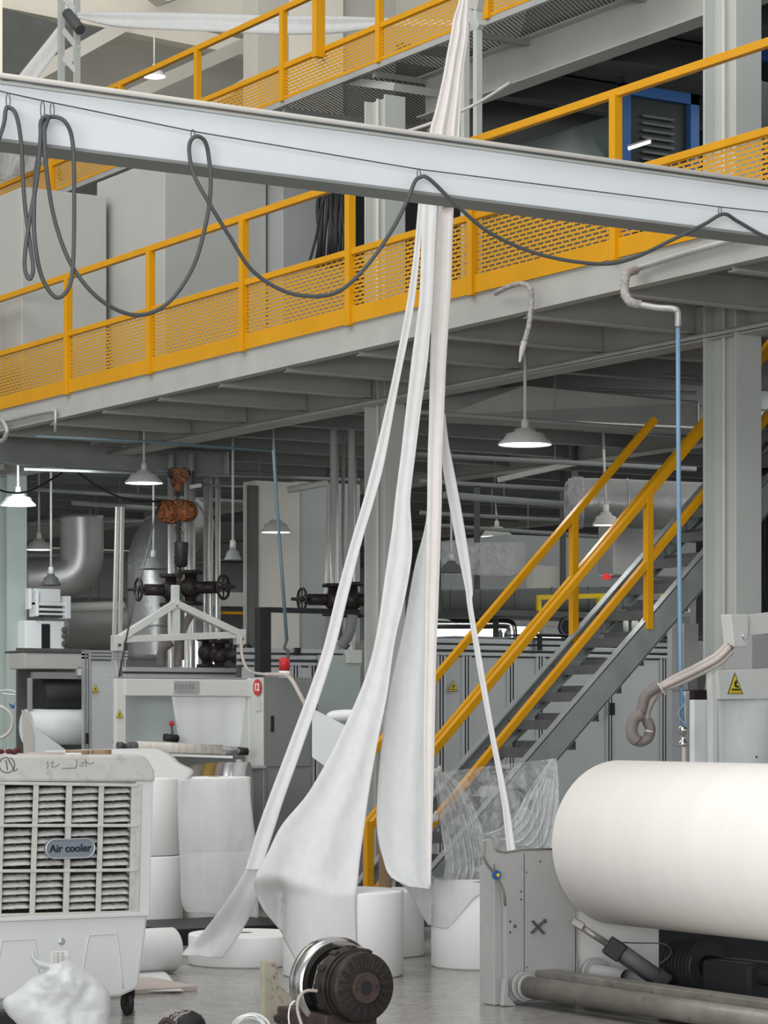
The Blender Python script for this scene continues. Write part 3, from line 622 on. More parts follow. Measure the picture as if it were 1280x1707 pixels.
t = thing('blue_service_pipe', 'blue and grey service pipe running level under the mezzanine', 'pipe', P(300, 735, 24))
B().tube([P(60, 728, 24.3), P(240, 736, 24.5), P(455, 752, 24.8)], 0.014, 8).build('pipe', 'blue_s', t)
t = thing('alarm_lamp', 'red alarm lamp hanging from the slate blue pipe', 'lamp', P(474, 1120, 20.9))
B().lathe(P(474, 1118, 20.9), Z, [(0, 0.001), (0, 0.042), (0.09, 0.042), (0.1, 0.03), (0.105, 0.001)], 18).build('lens', 'red', t)
B().lathe(P(474, 1130, 20.9), Z, [(0, 0.001), (0, 0.045), (0.055, 0.045), (0.055, 0.0)], 18).build('base', 'wht', t)
tag(B().tube(smooth_path([P(402, 1062, 20.6), P(404, 1095, 20.6), P(415, 1118, 20.6), P(440, 1124, 20.6), P(470, 1125, 20.4), P(485, 1132, 20.1), P(500, 1158, 20.0), P(512, 1182, 20.0)]), [0.012]*25+[0.017]*32, 8).build('white_cable', 'hosel'), 'pale cable sagging from the lifting bar over the grey cabinet', 'cable')

# ---------------------------------------------------------------- hoist on its own beam
t = thing('hoist_beam', 'short grey steel beam under the mezzanine carrying the orange hoist', 'beam', (-24.6, 10, 4.0))
a = XP(-60, 750, -24.6); c = XP(374, 772, -24.6)
B().ibeam((-24.6, a.y, 4.2), (-24.6, c.y, 4.2), 0.12, 0.24, 0.014).build('i_beam', 'grey_m', t)
B().box((-24.68, c.y-0.01, 4.08), (-24.52, c.y+0.01, 4.33)).build('end_plate', 'grey', t)
hd = 26.9
t = thing('chain_hoist', 'rusty orange chain hoist hanging from the grey beam', 'hoist', P(295, 880, hd))
b = B(); b.lathe(P(288, 789, hd-0.1), FW, [(0, 0.001), (0, 0.06), (0.05, 0.06), (0.05, 0.0)], 18); b.lathe(P(308, 789, hd-0.1), FW, [(0, 0.001), (0, 0.06), (0.05, 0.06), (0.05, 0.0)], 18); b.build('trolley_wheel', 'dark', t)
b = B(); b.prism([P(286, 782, hd-0.18), P(313, 780, hd-0.18), P(315, 795, hd-0.18), P(308, 805, hd-0.18), P(290, 802, hd-0.18)], FW*0.06); b.prism([P(280, 792, hd-0.1), P(300, 795, hd-0.1), P(304, 810, hd-0.1), P(298, 822, hd-0.1), P(288, 815, hd-0.1)], FW*0.06); b.build('trolley_plate', 'orange', t, bevel=0.005)
b = B()
for i in range(6): b.torus(P(296, 808+i*4.2, hd-0.08), X if i % 2 else Y, 0.018, 0.006, 12, 6)
b.build('top_chain', 'chain', t)
b = B(); b.lathe(P(308, 851, hd-0.18), (0.75, -0.66, 0), [(-0.2, 0.001), (-0.2, 0.08), (-0.12, 0.11), (0, 0.11), (0.03, 0.10), (0.05, 0.05), (0.055, 0.001)], 24)
b.lathe(P(280, 853, hd-0.05), (0.75, -0.66, 0), [(-0.16, 0.001), (-0.16, 0.09), (-0.04, 0.125), (0.06, 0.11), (0.08, 0.04), (0.085, 0.001)], 24)
b.prism([P(272, 848, hd-0.1), P(280, 838, hd-0.1), P(296, 832, hd-0.1), P(316, 838, hd-0.1), P(316, 862, hd-0.1), P(285, 873, hd-0.1), P(270, 866, hd-0.1)], FW*0.14)
b.build('gear_housing', 'orange', t, bevel=0.008)
b = B()
for i in range(36):
    b.torus(P(294+2.2*math.sin(i*0.3), 872+i*3.8, hd-0.05), X if i % 2 else Y, 0.014, 0.005, 10, 5)
    b.torus(P(300, 872+i*3.6, hd), Y if i % 2 else X, 0.014, 0.005, 10, 5)
b.build('load_chain', 'chain', t)
B().lathe(P(302, 945, hd-0.02), Z, [(0, 0.001), (0, 0.05), (0.02, 0.065), (0.24, 0.075), (0.25, 0.07), (0.25, 0.001)], 16).build('chain_bag', 'dark', t)
t = thing('security_camera', 'small white box camera under the hoist beam end', 'camera', P(330, 812, 27.1))
B().bar(P(316, 812, 27.1), P(336, 809, 27.1), 0.06, 0.04).build('body', 'white2', t, bevel=0.004)
B().bar(P(322, 785, 27.1), P(322, 810, 27.1), 0.025, 0.025, X).build('bracket', 'cable', t)
sx = XP(300, 1060, -24.0); SXU = -23.9
def SP(px, py): return XP(px, py, SXU)
t = thing('lifting_spreader', 'white triangular lifting spreader hanging below the hoist chain', 'lifting frame', SP(295, 1062))
B().bar(SP(196, 1066), SP(292, 1006), 0.07, 0.085, X).build('left_arm', 'white2', t, bevel=0.004)
B().bar(SP(292, 1006), SP(402, 1058), 0.07, 0.085, X).build('right_arm', 'white2', t, bevel=0.004)
B().bar(SP(198, 1066), SP(398, 1058), 0.07, 0.065, X).build('cross_bar', 'white2', t, bevel=0.004)
B().box(SP(286, 1000)+X*0.03, SP(298, 1058)-X*0.03).build('centre_post', 'white2', t)
b = B(); q = SP(292, 990); b.box(q+Vector((-0.02, -0.045, -0.07)), q+Vector((0.02, 0.045, 0.09))); b.build('lifting_eye', 'white2', t, bevel=0.01)
for px, py in ((195, 1072), (399, 1062)):
    q = SP(px, py); B().box(q+Vector((-0.05, -0.05, -0.08)), q+Vector((0.05, 0.05, 0.08))).build('end_block', 'white2', t, bevel=0.006)
    B().cyl(q+Vector((0.05, 0, -0.02)), q+Vector((0.07, 0, -0.02)), 0.015, 10).build('bolt', 'cable', t)
tag(B().grid([[SP(191, 1078), SP(199, 1078)], [SP(190, 1100), SP(197, 1102)], [SP(193, 1125), SP(198, 1125)], [SP(203, 1140), SP(206, 1138)]]).build('lifting_strap', 'cpanel', solid=0.01), 'cream strap hanging from the left end of the lifting spreader', 'strap')
tag(B().grid([[SP(396, 1072), SP(402, 1072)], [SP(398, 1100), SP(404, 1102)], [SP(399, 1130), SP(405, 1130)]]).build('lifting_strap', 'cpanel', solid=0.01), 'cream strap hanging from the right end of the lifting spreader', 'strap')
t = thing('hoist_control_cable', 'thin black pendant control cable slanting down from the hoist', 'cable', P(195, 1160, 24))
B().tube(smooth_path([P(272, 838, hd), P(262, 850, hd-0.3), P(248, 910, hd-0.8), P(222, 1010, 25), P(200, 1120, 23.6), P(194, 1160, 23.2), P(190, 1238, 22)]), 0.009, 8).build('cable', 'black', t)
B().tube(smooth_path([P(192, 1152, 23.1), P(196, 1158, 23.1), P(200, 1155, 23.1), P(207, 1150, 23.1)]), 0.012, 8).build('red_clip', 'red', t)
tag(B().tube(smooth_path([P(130, 788, 26.5), P(170, 815, 26.6), P(215, 833, 26.7), P(270, 836, 26.9)]), 0.010, 8).build('supply_cable', 'black'), 'black supply cable sagging left from the orange hoist', 'cable')
tag(B().tube(smooth_path([P(-20, 806, 26.5), P(10, 820, 26.6), P(50, 818, 26.7), P(104, 788, 26.9)]), 0.010, 8).build('supply_cable', 'black'), 'black cable sagging across the greenish left column top', 'cable')

# ---------------------------------------------------------------- staircase
NX, FX = -15.1, -15.9
def sy(z): return 9.46+z/0.996
st = thing('staircase', 'grey open steel staircase with yellow handrails rising right under the mezzanine', 'staircase', (-15.5, 9.5, 0))
top = 4.5
def stringer(x, m):
    b = B(); dz = -0.13; y0, y1 = 9.5, sy(top)
    p = Vector((x, y0, 0.08)); q = Vector((x, y1+0.1, top-0.09))
    b.bar(p, q, 0.010, 0.18, Z)
    d = (q-p).normalized(); n = Vector((0, -d.z, d.y))
    s = -1 if x == NX else 1
    for sg in (-1, 1): b.bar(p+n*sg*0.09+X*s*0.03, q+n*sg*0.09+X*s*0.03, 0.07, 0.012, n)
    return b.build('stringer', m, st)
stringer(NX, 'steel_st'); stringer(FX, 'steel_st')
b = B(); pm = Vector((NX+0.01, sy(1.22), 1.22-0.12)); b.bar(pm+Vector((0, -0.16, -0.16)), pm+Vector((0, -0.12, -0.12)), 0.02, 0.2); b.build('splice', 'dark', st)
zt = 0.1
while zt < 4.4:
    yc = sy(zt+0.02)
    t = B(); t.box((FX+0.01, yc-0.02, zt-0.012), (NX-0.01, yc+0.22, zt)); t.box((FX+0.01, yc-0.02, zt-0.07), (NX-0.01, yc-0.012, zt-0.012)); t.box((FX+0.01, yc+0.21, zt-0.012), (NX-0.01, yc+0.22, zt+0.05))
    t.build('tread', 'tread', st)
    B().prism([(FX+0.02, yc, zt-0.02), (FX+0.02, yc+0.2, zt-0.02), (FX+0.02, yc+0.03, zt-0.16)], (0.012, 0, 0)).build('bracket', 'steel_st', st)
    zt += 0.2
def rail(x, h, y0, y1, name, r=0.024):
    B().bar((x, y0, (y0-9.46)*0.996+h), (x, y1, (y1-9.46)*0.996+h), 0.05, 0.05, Z).build(name, 'yellow', st, bevel=0.004)
rail(NX, 0.95, 9.28, 13.8, 'near_handrail'); rail(NX, 0.47, 9.35, 14.3, 'near_mid_rail')
rail(FX, 0.93, 9.28, 12.32, 'far_handrail'); rail(FX, 0.47, 9.35, 13.5, 'far_mid_rail')
for x, ys in ((NX, (11.64, 13.4)), (FX, (11.56, 13.3))):
    for y in ys: zz = (y-9.46)*0.996; B().bar((x, y, zz-0.02), (x, y, zz+0.93), 0.055, 0.055, X).build('rail_post', 'yellow', st, bevel=0.003)
for x in (NX, FX): B().bar((x, 9.28, 0), (x, 9.28, 0.82), 0.055, 0.055, X).build('newel_post', 'yellow', st, bevel=0.003)

# ---------------------------------------------------------------- rolls on the floor
def vroll(label, px, pyb, rpx, h, m='roll', z0=0.0, core=0.045, group='standing white nonwoven rolls'):
    dn = EYE*FPX/(pyb-HOR); r = rpx*dn/FPX; c = P(px, 1200, dn+r); c = Vector((c.x, c.y, z0))
    t = thing('nonwoven_roll', label, 'roll', c, group)
    e = 0.012
    B().lathe(c, Z, [(0, core), (0, r-e), (e, r), (h-e, r), (h-e*0.3, r-e*0.3), (h, r-e), (h, core)], 64).build('wound_cloth', m, t)
    B().lathe(c, Z, [(0.0, core-0.008), (0, core), (h+0.002, core), (h+0.002, core-0.008), (0, core-0.008)], 24).build('cardboard_core', 'card', t)
    return t, c, r
vroll('front standing white roll in the centre under the wide cloth', 572, 1635, 103, 0.5)
vroll('standing white roll at right, half hidden by the unwinder frame', 800, 1618, 83, 0.51)
tt, cc, rr = vroll('small white roll between the two big standing rolls', 642, 1598, 66, 0.42)
tag(B().lathe(cc+Z*0.425, Z, [(0, 0.034), (0, 0.042), (0.42, 0.042), (0.42, 0.034), (0, 0.034)], 24).build('core_tube', 'card'), 'brown cardboard tube standing upright behind the front roll', 'tube')
vroll('low flat white roll on the floor left of the front roll', 408, 1615, 96, 0.19)
vroll('lower right roll of the stack beside the grey cabinet', 364, 1548, 66, 0.55)
vroll('upper right roll of the stack beside the grey cabinet', 357, 1548, 62, 0.53, z0=0.555)
vroll('lower left roll of the stack, beside the cooler', 248, 1553, 57, 0.53)
vroll('upper left roll of the stack, beside the cooler', 246, 1553, 55, 0.55, z0=0.535)
DR = []
strip('draped_cloth', 'thin white cloth sheet draped over the roll stack front', [(296, 1298, 415, 1298), (296, 1340, 419, 1340), (298, 1400, 426, 1400), (300, 1436, 430, 1436), (302, 1500, 431, 1495), (310, 1520, 431, 1530)], 'clothb', 0.02, 4, 0.3, off=0, n=24, dfun=lambda y: 18.55, crinkle=0.02)
# skirt of cloth wrapped from the swept cloth round the front roll
strip('wrapped_cloth', 'cloth fold hanging from the sheer panel onto the right roll', [(650, 1462, 722, 1466), (672, 1478, 816, 1476), (690, 1502, 790, 1500), (704, 1530, 765, 1530), (716, 1550, 745, 1552)], 'cloth', 0.0, 2, 0.8, off=0, n=24, dfun=lambda y: 15.72, crinkle=0.0, drape=(800, 1618, 83, 0.60))
# lying roll, pallet, sheets
t = thing('nonwoven_roll', 'small white roll lying on the floor behind the cooler', 'roll', P(292, 1625, 15.7))
c = P(290, 1588, 15.7); c.z = 0.135
B().lathe(c, -Y, [(0, 0.03), (0, 0.12), (0.012, 0.132), (1.0, 0.132), (1.0, 0.03)], 40).build('wound_cloth', 'roll', t)
c = P(270, 1655, 14.6)
tag(B().box((c.x-0.5, c.y-0.6, 0), (c.x+0.1, c.y+0.17, 0.03)).build('board', 'hosel', bevel=0.004), 'thin board on the floor under crumpled white sheets', 'board')
strip('crumpled_sheets', 'crumpled white sheets on the board right of the cooler', [(225, 1610, 262, 1612), (222, 1625, 280, 1625), (220, 1638, 292, 1640), (218, 1652, 306, 1652)], 'cloth', 0.0, 3, 0, n=16, dfun=lambda y: 6600/(y-1200)-0.15, crinkle=0.10, cat='sheets')
q = P(370, 1548, 18.1)
tag(B().box((q.x-0.5, q.y-0.6, 0), (q.x+0.35, q.y+0.5, 0.11)).build('pallet', 'black', bevel=0.01), 'black plastic pallet under the roll stack', 'pallet')
# ---------------------------------------------------------------- air cooler
CU = -12.0
def C(px, py, o=0.0): return XP(px, py, CU)+X*o
def poly(pts, o=0.0, u=None): return [XP(px, py, CU if u is None else u)+X*o for px, py in pts]
t = thing('air_cooler', 'dusty white industrial air cooler with louvred grille on castors', 'air cooler', C(112, 1690))
def rbody(pts, depth, name, m, o=0.0, bevel=0.012):
    return B().prism(poly(pts, o), X*-depth).build(name, m, t, bevel=bevel)
rbody([(-50, 1263), (-20, 1258), (236, 1258), (246, 1266), (256, 1283), (258, 1303), (-50, 1303)], 0.66, 'top_cover', 'coold', 0.015, 0.015)
# shell with an opening for the grille: side strips round a recessed box
b = B()
b.prism(poly([(228, 1300), (256, 1300), (250, 1522), (222, 1526)]), X*-0.64)
b.prism(poly([(-50, 1300), (-14, 1300), (-14, 1530), (-50, 1532)]), X*-0.64)
b.prism(poly([(-20, 1300), (230, 1300), (230, 1306), (-20, 1306)], -0.03), X*-0.6)
b.build('shell', 'coolp', t, bevel=0.006)
B().prism(poly([(-20, 1302), (232, 1302), (226, 1530), (-20, 1532)], -0.09), X*-0.5).build('filter_core', 'dark', t)
rbody([(-50, 1532), (-20, 1528), (247, 1519), (243, 1560), (231, 1648), (200, 1662), (-50, 1668)], 0.64, 'water_tank', 'coolp', 0.004, 0.016)
B().bar(C(-45, 1534, 0.012), C(246, 1523, 0.012), 0.02, 0.022).build('tank_lip', 'coolp', t, bevel=0.004)
# embossed panels on the tank
for pts in ([(134, 1640), (146, 1564), (152, 1559), (188, 1557), (194, 1562), (204, 1648)], [(-10, 1640), (2, 1572), (8, 1568), (52, 1566), (57, 1572), (64, 1620)]):
    q = poly(pts, 0.006); B().tube(smooth_path(q, 4), 0.0035, 6).build('embossed_edge', 'coolp', t)
# grille frame
b = B()
for y0, y1 in ((1305, 1309), (1376, 1376), (1452, 1450), (1526, 1520)):
    b.bar(C(-14, y0, 0.004), C(228, y1, 0.004), 0.03, 0.016)
b.build('grille_frame', 'coold', t, bevel=0.003)
b = B()
for xt, xb, ww in ((3, -3, .012), (60, 53, .010), (115, 109, .019), (169, 163, .010), (223, 219, .014), (231, 226, .012)):
    b.bar(C(xt, 1306, 0.002), C(xb, 1526, 0.002), 0.028, ww, X)
b.build('grille_upright', 'coold', t, bevel=0.002)
rows_ = ((1313, 1373), (1384, 1446), (1458, 1518))
for (xt, xb), (xt2, xb2) in (((-12, -16), (1, -4)), ((5, 0), (58, 51)), ((62, 56), (111, 105)), ((119, 113), (167, 161)), ((171, 165), (221, 217))):
    for ri, (ya, yb) in enumerate(rows_):
        for k in range(5):
            f = (k+0.35)/5; y = ya+(yb-ya)*f; ff = (y-1306)/220
            l = C(xt+(xb-xt)*ff, y+1.5, -0.02); r = C(xt2+(xb2-xt2)*ff, y-1.0, -0.02)
            n = 8; rows2 = []
            up = [l.lerp(r, i/n)+Z*0.012+X*-0.018+Z*0.004*noise.noise(Vector((i*1.3, k, ri+xt))) for i in range(n+1)]
            lo = [l.lerp(r, i/n)-Z*0.014+X*0.012+Z*0.002*noise.noise(Vector((i*0.9, k+7, ri+xt))) for i in range(n+1)]
            B().grid([up, lo], True).build('louvre', 'louver', t, solid=0.004)
        xm = (xt+xt2)/2; B().bar(C(xm-2, ya, -0.03), C(xm-4, yb, -0.03), 0.01, 0.004, X).build('louvre_link', 'cable', t)
# badge
bc = C(113, 1414, 0.03)
b = B(); n = 14; hw, hh = 0.130-0.045, 0.047
pts = [bc+Y*(hw*1+hh*math.cos(a))+Z*hh*math.sin(a) for a in [-PI/2+PI*i/n for i in range(n+1)]]+[bc-Y*(hw+0)+Y*(hh*math.cos(a))+Z*hh*math.sin(a) for a in [PI/2+PI*i/n for i in range(n+1)]]
bdg = B().prism(pts, X*-0.03).build('badge', 'badge', t, bevel=0.003)
b = B(); b.tube([p+X*0.002 for p in pts], 0.004, 6, closed=True); b.build('badge_rim', 'alu', bdg)
text_on('badge_lettering', 'Air cooler', 0.054, bc+X*0.002, Y, Z, 'ink', bdg, bold=0.0008)
# pen marks
def stroke(name, pts, r=0.0018): return B().tube([C(px, py, 0.018) for px, py in pts], r, 5).build(name, 'ink', t)
stroke('pen_mark', [(9+13*math.cos(a), 1275+13*math.sin(a)) for a in [2*PI*i/20-1.2 for i in range(20)]]+[(22, 1286), (27, 1281)])
stroke('pen_mark', [(7, 1267), (9, 1276), (10, 1284)])
for s_ in ([(76, 1270), (78, 1276), (76, 1281)], [(82, 1272), (86, 1269), (84, 1279), (92, 1277), (96, 1273)], [(100, 1281), (124, 1280)], [(124, 1266), (126, 1272), (123, 1281)], [(130, 1272), (137, 1270), (134, 1277), (129, 1276)], [(140, 1266), (141, 1278)], [(141, 1270), (147, 1274), (154, 1271)]):
    stroke('pen_mark', s_, 0.0012)
B().lathe(C(101, 1569, 0.004), X, [(0, 0.018), (0.006, 0.018), (0.008, 0.012), (0.012, 0.010), (0.012, 0.001)], 16).build('lock', 'alu', t)
b = B(); b.box(C(84, 1586, 0.006), C(113, 1606, 0.008)); b.build('rating_label', 'wht', t)
b = B()
for i in range(5): b.box(C(86, 1588+i*3.6, 0.0085), C(86+random.choice((20, 24, 25)), 1589+i*3.6, 0.0095))
for x in (95, 103): b.box(C(x, 1587, 0.0085), C(x+0.7, 1605, 0.0095))
b.build('label_lines', 'louver', t)
for py in (1304, 1372, 1440, 1508):
    q = C(256-(py-1303)*0.027, py, -0.06); B().box(q+Vector((-0.02, -0.004, -0.006)), q+Vector((0.03, 0.010, 0.006))).build('side_clip', 'coold', t)
def castor(px, py, dx=0.0):
    q = XP(px, py, CU-0.06-dx); 
    q = Vector((q.x, q.y, 0.062))
    b = B(); b.prism([q+Vector((0.03, -0.02, 0.10)), q+Vector((-0.05, -0.02, 0.10)), q+Vector((-0.015, -0.02, -0.005)), q+Vector((0.015, -0.02, -0.005))], Y*0.005)
    b.prism([q+Vector((0.03, 0.018, 0.10)), q+Vector((-0.05, 0.018, 0.10)), q+Vector((-0.015, 0.018, -0.005)), q+Vector((0.015, 0.018, -0.005))], Y*0.005)
    b.box(q+Vector((-0.055, -0.03, 0.095)), q+Vector((0.035, 0.03, 0.11))); f_ = b.build('castor', 'dark', t)
    B().lathe(q-Y*0.014, Y, [(0, 0.012), (0, 0.05), (0.006, 0.06), (0.022, 0.06), (0.028, 0.05), (0.028, 0.012)], 24).build('castor_wheel', 'black', f_)
castor(212, 1680); castor(-20, 1680); castor(214, 1680, 0.5)
# clutter on the cooler top
ztop = 1.327
def ontop(px, back): q = C(px, 1258, -back); return Vector((q.x, q.y, ztop+0.0))
for px, r, h, lb in ((186, 0.052, 0.022, 'brown paper tape roll at the right on the cooler top'), (147, 0.062, 0.02, 'brown paper tape roll at the left on the cooler top')):
    tag(B().lathe(ontop(px, 0.12), Z, [(0, r-0.018), (0, r), (h, r), (h, r-0.018), (0, r-0.018)], 28).build('tape_roll', 'card', bevel=0.001), lb, 'tape roll')
tag(B().bar(ontop(55, 0.06)+Z*0.006, ontop(112, 0.06)+Z*0.006, 0.05, 0.012).build('wood_strip', 'hosel'), 'thin wooden strip lying along the cooler top edge', 'strip')
tag(B().bar(ontop(116, 0.05)+Z*0.004, ontop(140, 0.05)+Z*0.004, 0.04, 0.008).build('paper_slip', 'wht'), 'small white paper slip on the cooler top edge', 'paper')
g_ = B()
q = ontop(12, 0.08)
for i in range(7): g_.sphere(q+Vector((random.uniform(-.03, .03), -0.07+i*0.026, 0.012+random.uniform(0, .012))), 0.022, 10, (1, 1, .6))
tag(g_.build('work_glove', mat('maroon_cloth', (0.10, 0.02, 0.025), 0.8), sub=1), 'crumpled dark red glove on the cooler top, far left', 'glove')

# ---------------------------------------------------------------- unwinder with the big roll
ax = P(1030, 1404, 14.1); RX = ax.x; RYc = ax.y; RZ = ax.z; RR = 0.438
t = thing('big_nonwoven_roll', 'huge cream white nonwoven roll lying in the unwinder at right', 'roll', (RX, RYc, RZ-RR))
B().lathe((RX, RYc, RZ), X, [(0, 0.06), (0, RR-0.01), (0.008, RR), (2.7, RR), (2.7, 0.06)], 128).build('wound_cloth', 'rollw', t)
B().lathe((RX-0.02, RYc, RZ), X, [(0, 0.05), (0, 0.06), (2.75, 0.06), (2.75, 0.05), (0, 0.05)], 24).build('cardboard_core', 'card', t)
UX = RX-0.10
def U(px, py, o=0.0): return XP(px, py, UX)+X*o
t = thing('unwinder_frame', 'grey steel unwinder end frame with a hooked horn beside the big roll', 'machine frame', U(850, 1670))
B().prism([U(*p) for p in ((806, 1402), (813, 1399), (820, 1398), (822, 1408), (826, 1417), (838, 1421), (874, 1415), (960, 1415), (960, 1560), (966, 1640), (850, 1672), (843, 1672), (842, 1510), (840, 1488), (834, 1472), (824, 1456), (812, 1440), (806, 1428))], X*-0.03).build('side_plate', 'frame', t, bevel=0.004)
B().tube([U(*p, 0.002) for p in ((824, 1412), (830, 1419), (840, 1421), (874, 1416), (925, 1415))], 0.006, 6).build('worn_edge', 'framed', t)
B().tube([U(*p, 0.0) for p in ((807, 1402), (806, 1428), (812, 1440), (824, 1456), (834, 1472), (840, 1488), (842, 1510))], 0.007, 6).build('worn_edge', 'framed', t)
B().prism([XP(*p, UX-0.035) for p in ((824, 1445), (960, 1445), (960, 1660), (824, 1676))], X*-0.14).build('rear_box', 'frame', t, bevel=0.004)
b = B(); b.box(U(873, 1423, 0.003), U(873.8, 1640, 0.001)); b.box(U(958, 1545, 0.003), U(959.5, 1632, 0.001)); b.build('panel_joint', 'cable', t)
b = B()
for px, py, r in ((850, 1536, .006), (850, 1554, .006), (858, 1544, .009), (900, 1436, .005), (877, 1454, .004), (868, 1486, .005), (868, 1499, .005), (878, 1612, .004)):
    b.lathe(U(px, py, 0.0), X, [(0.004, 0.001), (0.004, r), (0, r)], 10)
b.build('bolt', 'cable', t)
b = B(); b.bar(U(884, 1555, 0.006), U(904, 1536, 0.006), 0.008, 0.022, X); b.bar(U(886, 1535, 0.006), U(905, 1556, 0.006), 0.008, 0.022, X); b.lathe(U(907, 1535, 0.0), X, [(0.01, 0.001), (0.01, 0.011), (0, 0.011)], 14)
b.build('cross_emblem', 'cable', t)
# pink sealed crescent behind and far inner panel
B().prism([XP(*p, UX-0.04) for p in ((955, 1520), (1098, 1520), (1098, 1690), (955, 1650))], X*-0.02).build('inner_panel', 'white2', t)
B().prism([XP(*p, UX-0.05) for p in ((1098, 1500), (1320, 1500), (1320, 1710), (1098, 1670))], X*-0.02).build('roll_shade_panel', 'dark', t)  # black sheet stands in for the shade under the big roll
fz = 0.0
yb = U(855, 1640).y
B().tube([(UX+0.02, yb+0.05, 0.10), (UX+3.2, yb+0.05, 0.10)], 0.058, 24).build('floor_tube', 'framed', t)
b = B(); b.lathe((UX+0.02, yb+0.05, 0.10), X, [(0, 0.001), (0, 0.078), (0.02, 0.078), (0.02, 0.058)], 24); b.lathe((UX+0.06, yb+0.05, 0.10), X, [(0, 0.058), (0, 0.068), (0.02, 0.068), (0.02, 0.058)], 24); b.build('flange', 'frame', t)
b = B(); b.bar((UX, yb+0.20, 0.13), (UX+3.2, yb+0.20, 0.13), 0.12, 0.10); b.bar((UX, yb+0.32, 0.09), (UX+3.2, yb+0.32, 0.09), 0.16, 0.10); b.build('floor_beam', 'framed', t, bevel=0.004)
b = B(); b.prism([U(*p, 0.03) for p in ((836, 1632), (842, 1630), (842, 1660), (856, 1676), (833, 1676))], X*-0.03); b.build('foot_plate', 'frame', t, bevel=0.003)
# hub disc, cylinder, motors
q = U(978, 1625, 0.35)
b = B(); b.lathe(U(985, 1622, 0.02), X, [(0, 0.001), (0, 0.085), (0.025, 0.085), (0.025, 0.05), (0.3, 0.045)], 28); b.build('hub_flange', 'frame', t)
t = thing('air_cylinder', 'black pneumatic cylinder slanting under the big roll', 'cylinder', P(1040, 1600, 13.7))
d0 = 13.75
B().cyl(P(962, 1541, d0), P(1018, 1577, d0), 0.018, 14).build('piston_rod', 'framed', t)
B().bar(P(953, 1534, d0), P(972, 1545, d0), 0.06, 0.04).build('clevis', 'framed', t, bevel=0.005)
B().cyl(P(1024, 1578, d0), P(1100, 1632, d0), 0.042, 20).build('barrel', 'grey_d', t)
b = B(); b.bar(P(1012, 1574, d0), P(1036, 1590, d0), 0.10, 0.10); b.bar(P(1094, 1626, d0), P(1112, 1640, d0), 0.10, 0.10); b.build('end_cap', 'black', t, bevel=0.008)
b = B()
for o in (-0.035, 0.035): b.cyl(P(1018, 1582, d0)+FW*o-Z*.03, P(1100, 1640, d0)+FW*o-Z*.03, 0.007, 8)
b.build('tie_rod', 'black', t)
tag(B().tube(smooth_path([P(1010, 1570, 13.8), P(1060, 1572, 13.9), P(1108, 1574, 13.9), P(1118, 1590, 13.8), P(1098, 1608, 13.8)]), 0.004, 6).build('air_hose', 'cable'), 'thin dark air hose looping by the slanting cylinder', 'hose')
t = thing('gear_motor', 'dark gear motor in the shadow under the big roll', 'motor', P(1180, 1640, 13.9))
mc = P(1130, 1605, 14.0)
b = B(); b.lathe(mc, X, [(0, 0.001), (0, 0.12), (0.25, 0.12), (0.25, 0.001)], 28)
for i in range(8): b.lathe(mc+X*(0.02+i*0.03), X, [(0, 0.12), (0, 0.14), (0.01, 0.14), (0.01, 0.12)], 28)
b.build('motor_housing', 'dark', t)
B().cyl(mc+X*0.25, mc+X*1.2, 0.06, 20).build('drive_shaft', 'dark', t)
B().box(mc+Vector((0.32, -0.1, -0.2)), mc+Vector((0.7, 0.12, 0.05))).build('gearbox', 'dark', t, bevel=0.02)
t = thing('knob_tag', 'small blue and yellow knob hanging from the unwinder horn', 'knob', U(821, 1458))
B().lathe(U(821, 1458, 0.03), X, [(0, 0.001), (0, 0.026), (0.012, 0.026), (0.012, 0.001)], 8).build('knob', 'bluef', t)
B().lathe(U(822, 1458, 0.043), X, [(0, 0.001), (0, 0.011), (0.004, 0.011), (0.004, 0.001)], 4).build('yellow_centre', 'yellow_b', t)
B().tube([U(818, 1440, 0.03), U(819, 1450, 0.03)], 0.003, 6).build('cord', 'cable', t)

# ---------------------------------------------------------------- white machine at the right edge
WX = -12.8
def W(px, py, o=0.0): return XP(px, py, WX)+X*o
t = thing('winding_machine', 'cream white winding machine with yellow warning triangle at the right edge', 'machine', W(1240, 1600))
B().prism([W(*p) for p in ((1196, 1118), (1340, 1112), (1340, 1166), (1198, 1166))], X*-0.12).build('cross_head', 'white2', t, bevel=0.008)
b = B(); b.prism([W(*p, -0.02) for p in ((1190, 1118), (1200, 1116), (1200, 1600), (1193, 1600))], X*-0.05); b.build('side_post', 'white2', t, bevel=0.004)
rows = []
for i in range(13):
    f = i/12; py = 1166+f*(1330-1166)
    rows.append([W(1201+f*6+s*(1340-1201-f*6), py, -0.03-0.02*math.sin(s*9+f)) for s in [j/16 for j in range(17)]])
B().grid(rows).build('white_web', 'cloths', t, solid=0.004)
B().prism([W(*p, -0.25) for p in ((1200, 1166), (1340, 1166), (1340, 1600), (1200, 1600))], X*-0.05).build('back_panel', 'white', t)
B().lathe(W(1262, 1262, -0.005), X, [(0, 0.001), (0, 0.006), (-0.01, 0.006)], 10).build('bolt', 'ink', t)
s0 = W(1225, 1139, 0.004)
b = B(); b.prism([W(1212, 1157, 0.003), W(1238, 1157, 0.003), W(1224, 1121, 0.003)], X*0.001); b.build('sign_border', 'ink', t)
b = B(); b.prism([W(1213.6, 1156, 0.005), W(1236.2, 1156, 0.005), W(1224, 1124.5, 0.005)], X*0.001); b.build('warning_sign', 'sign', t)
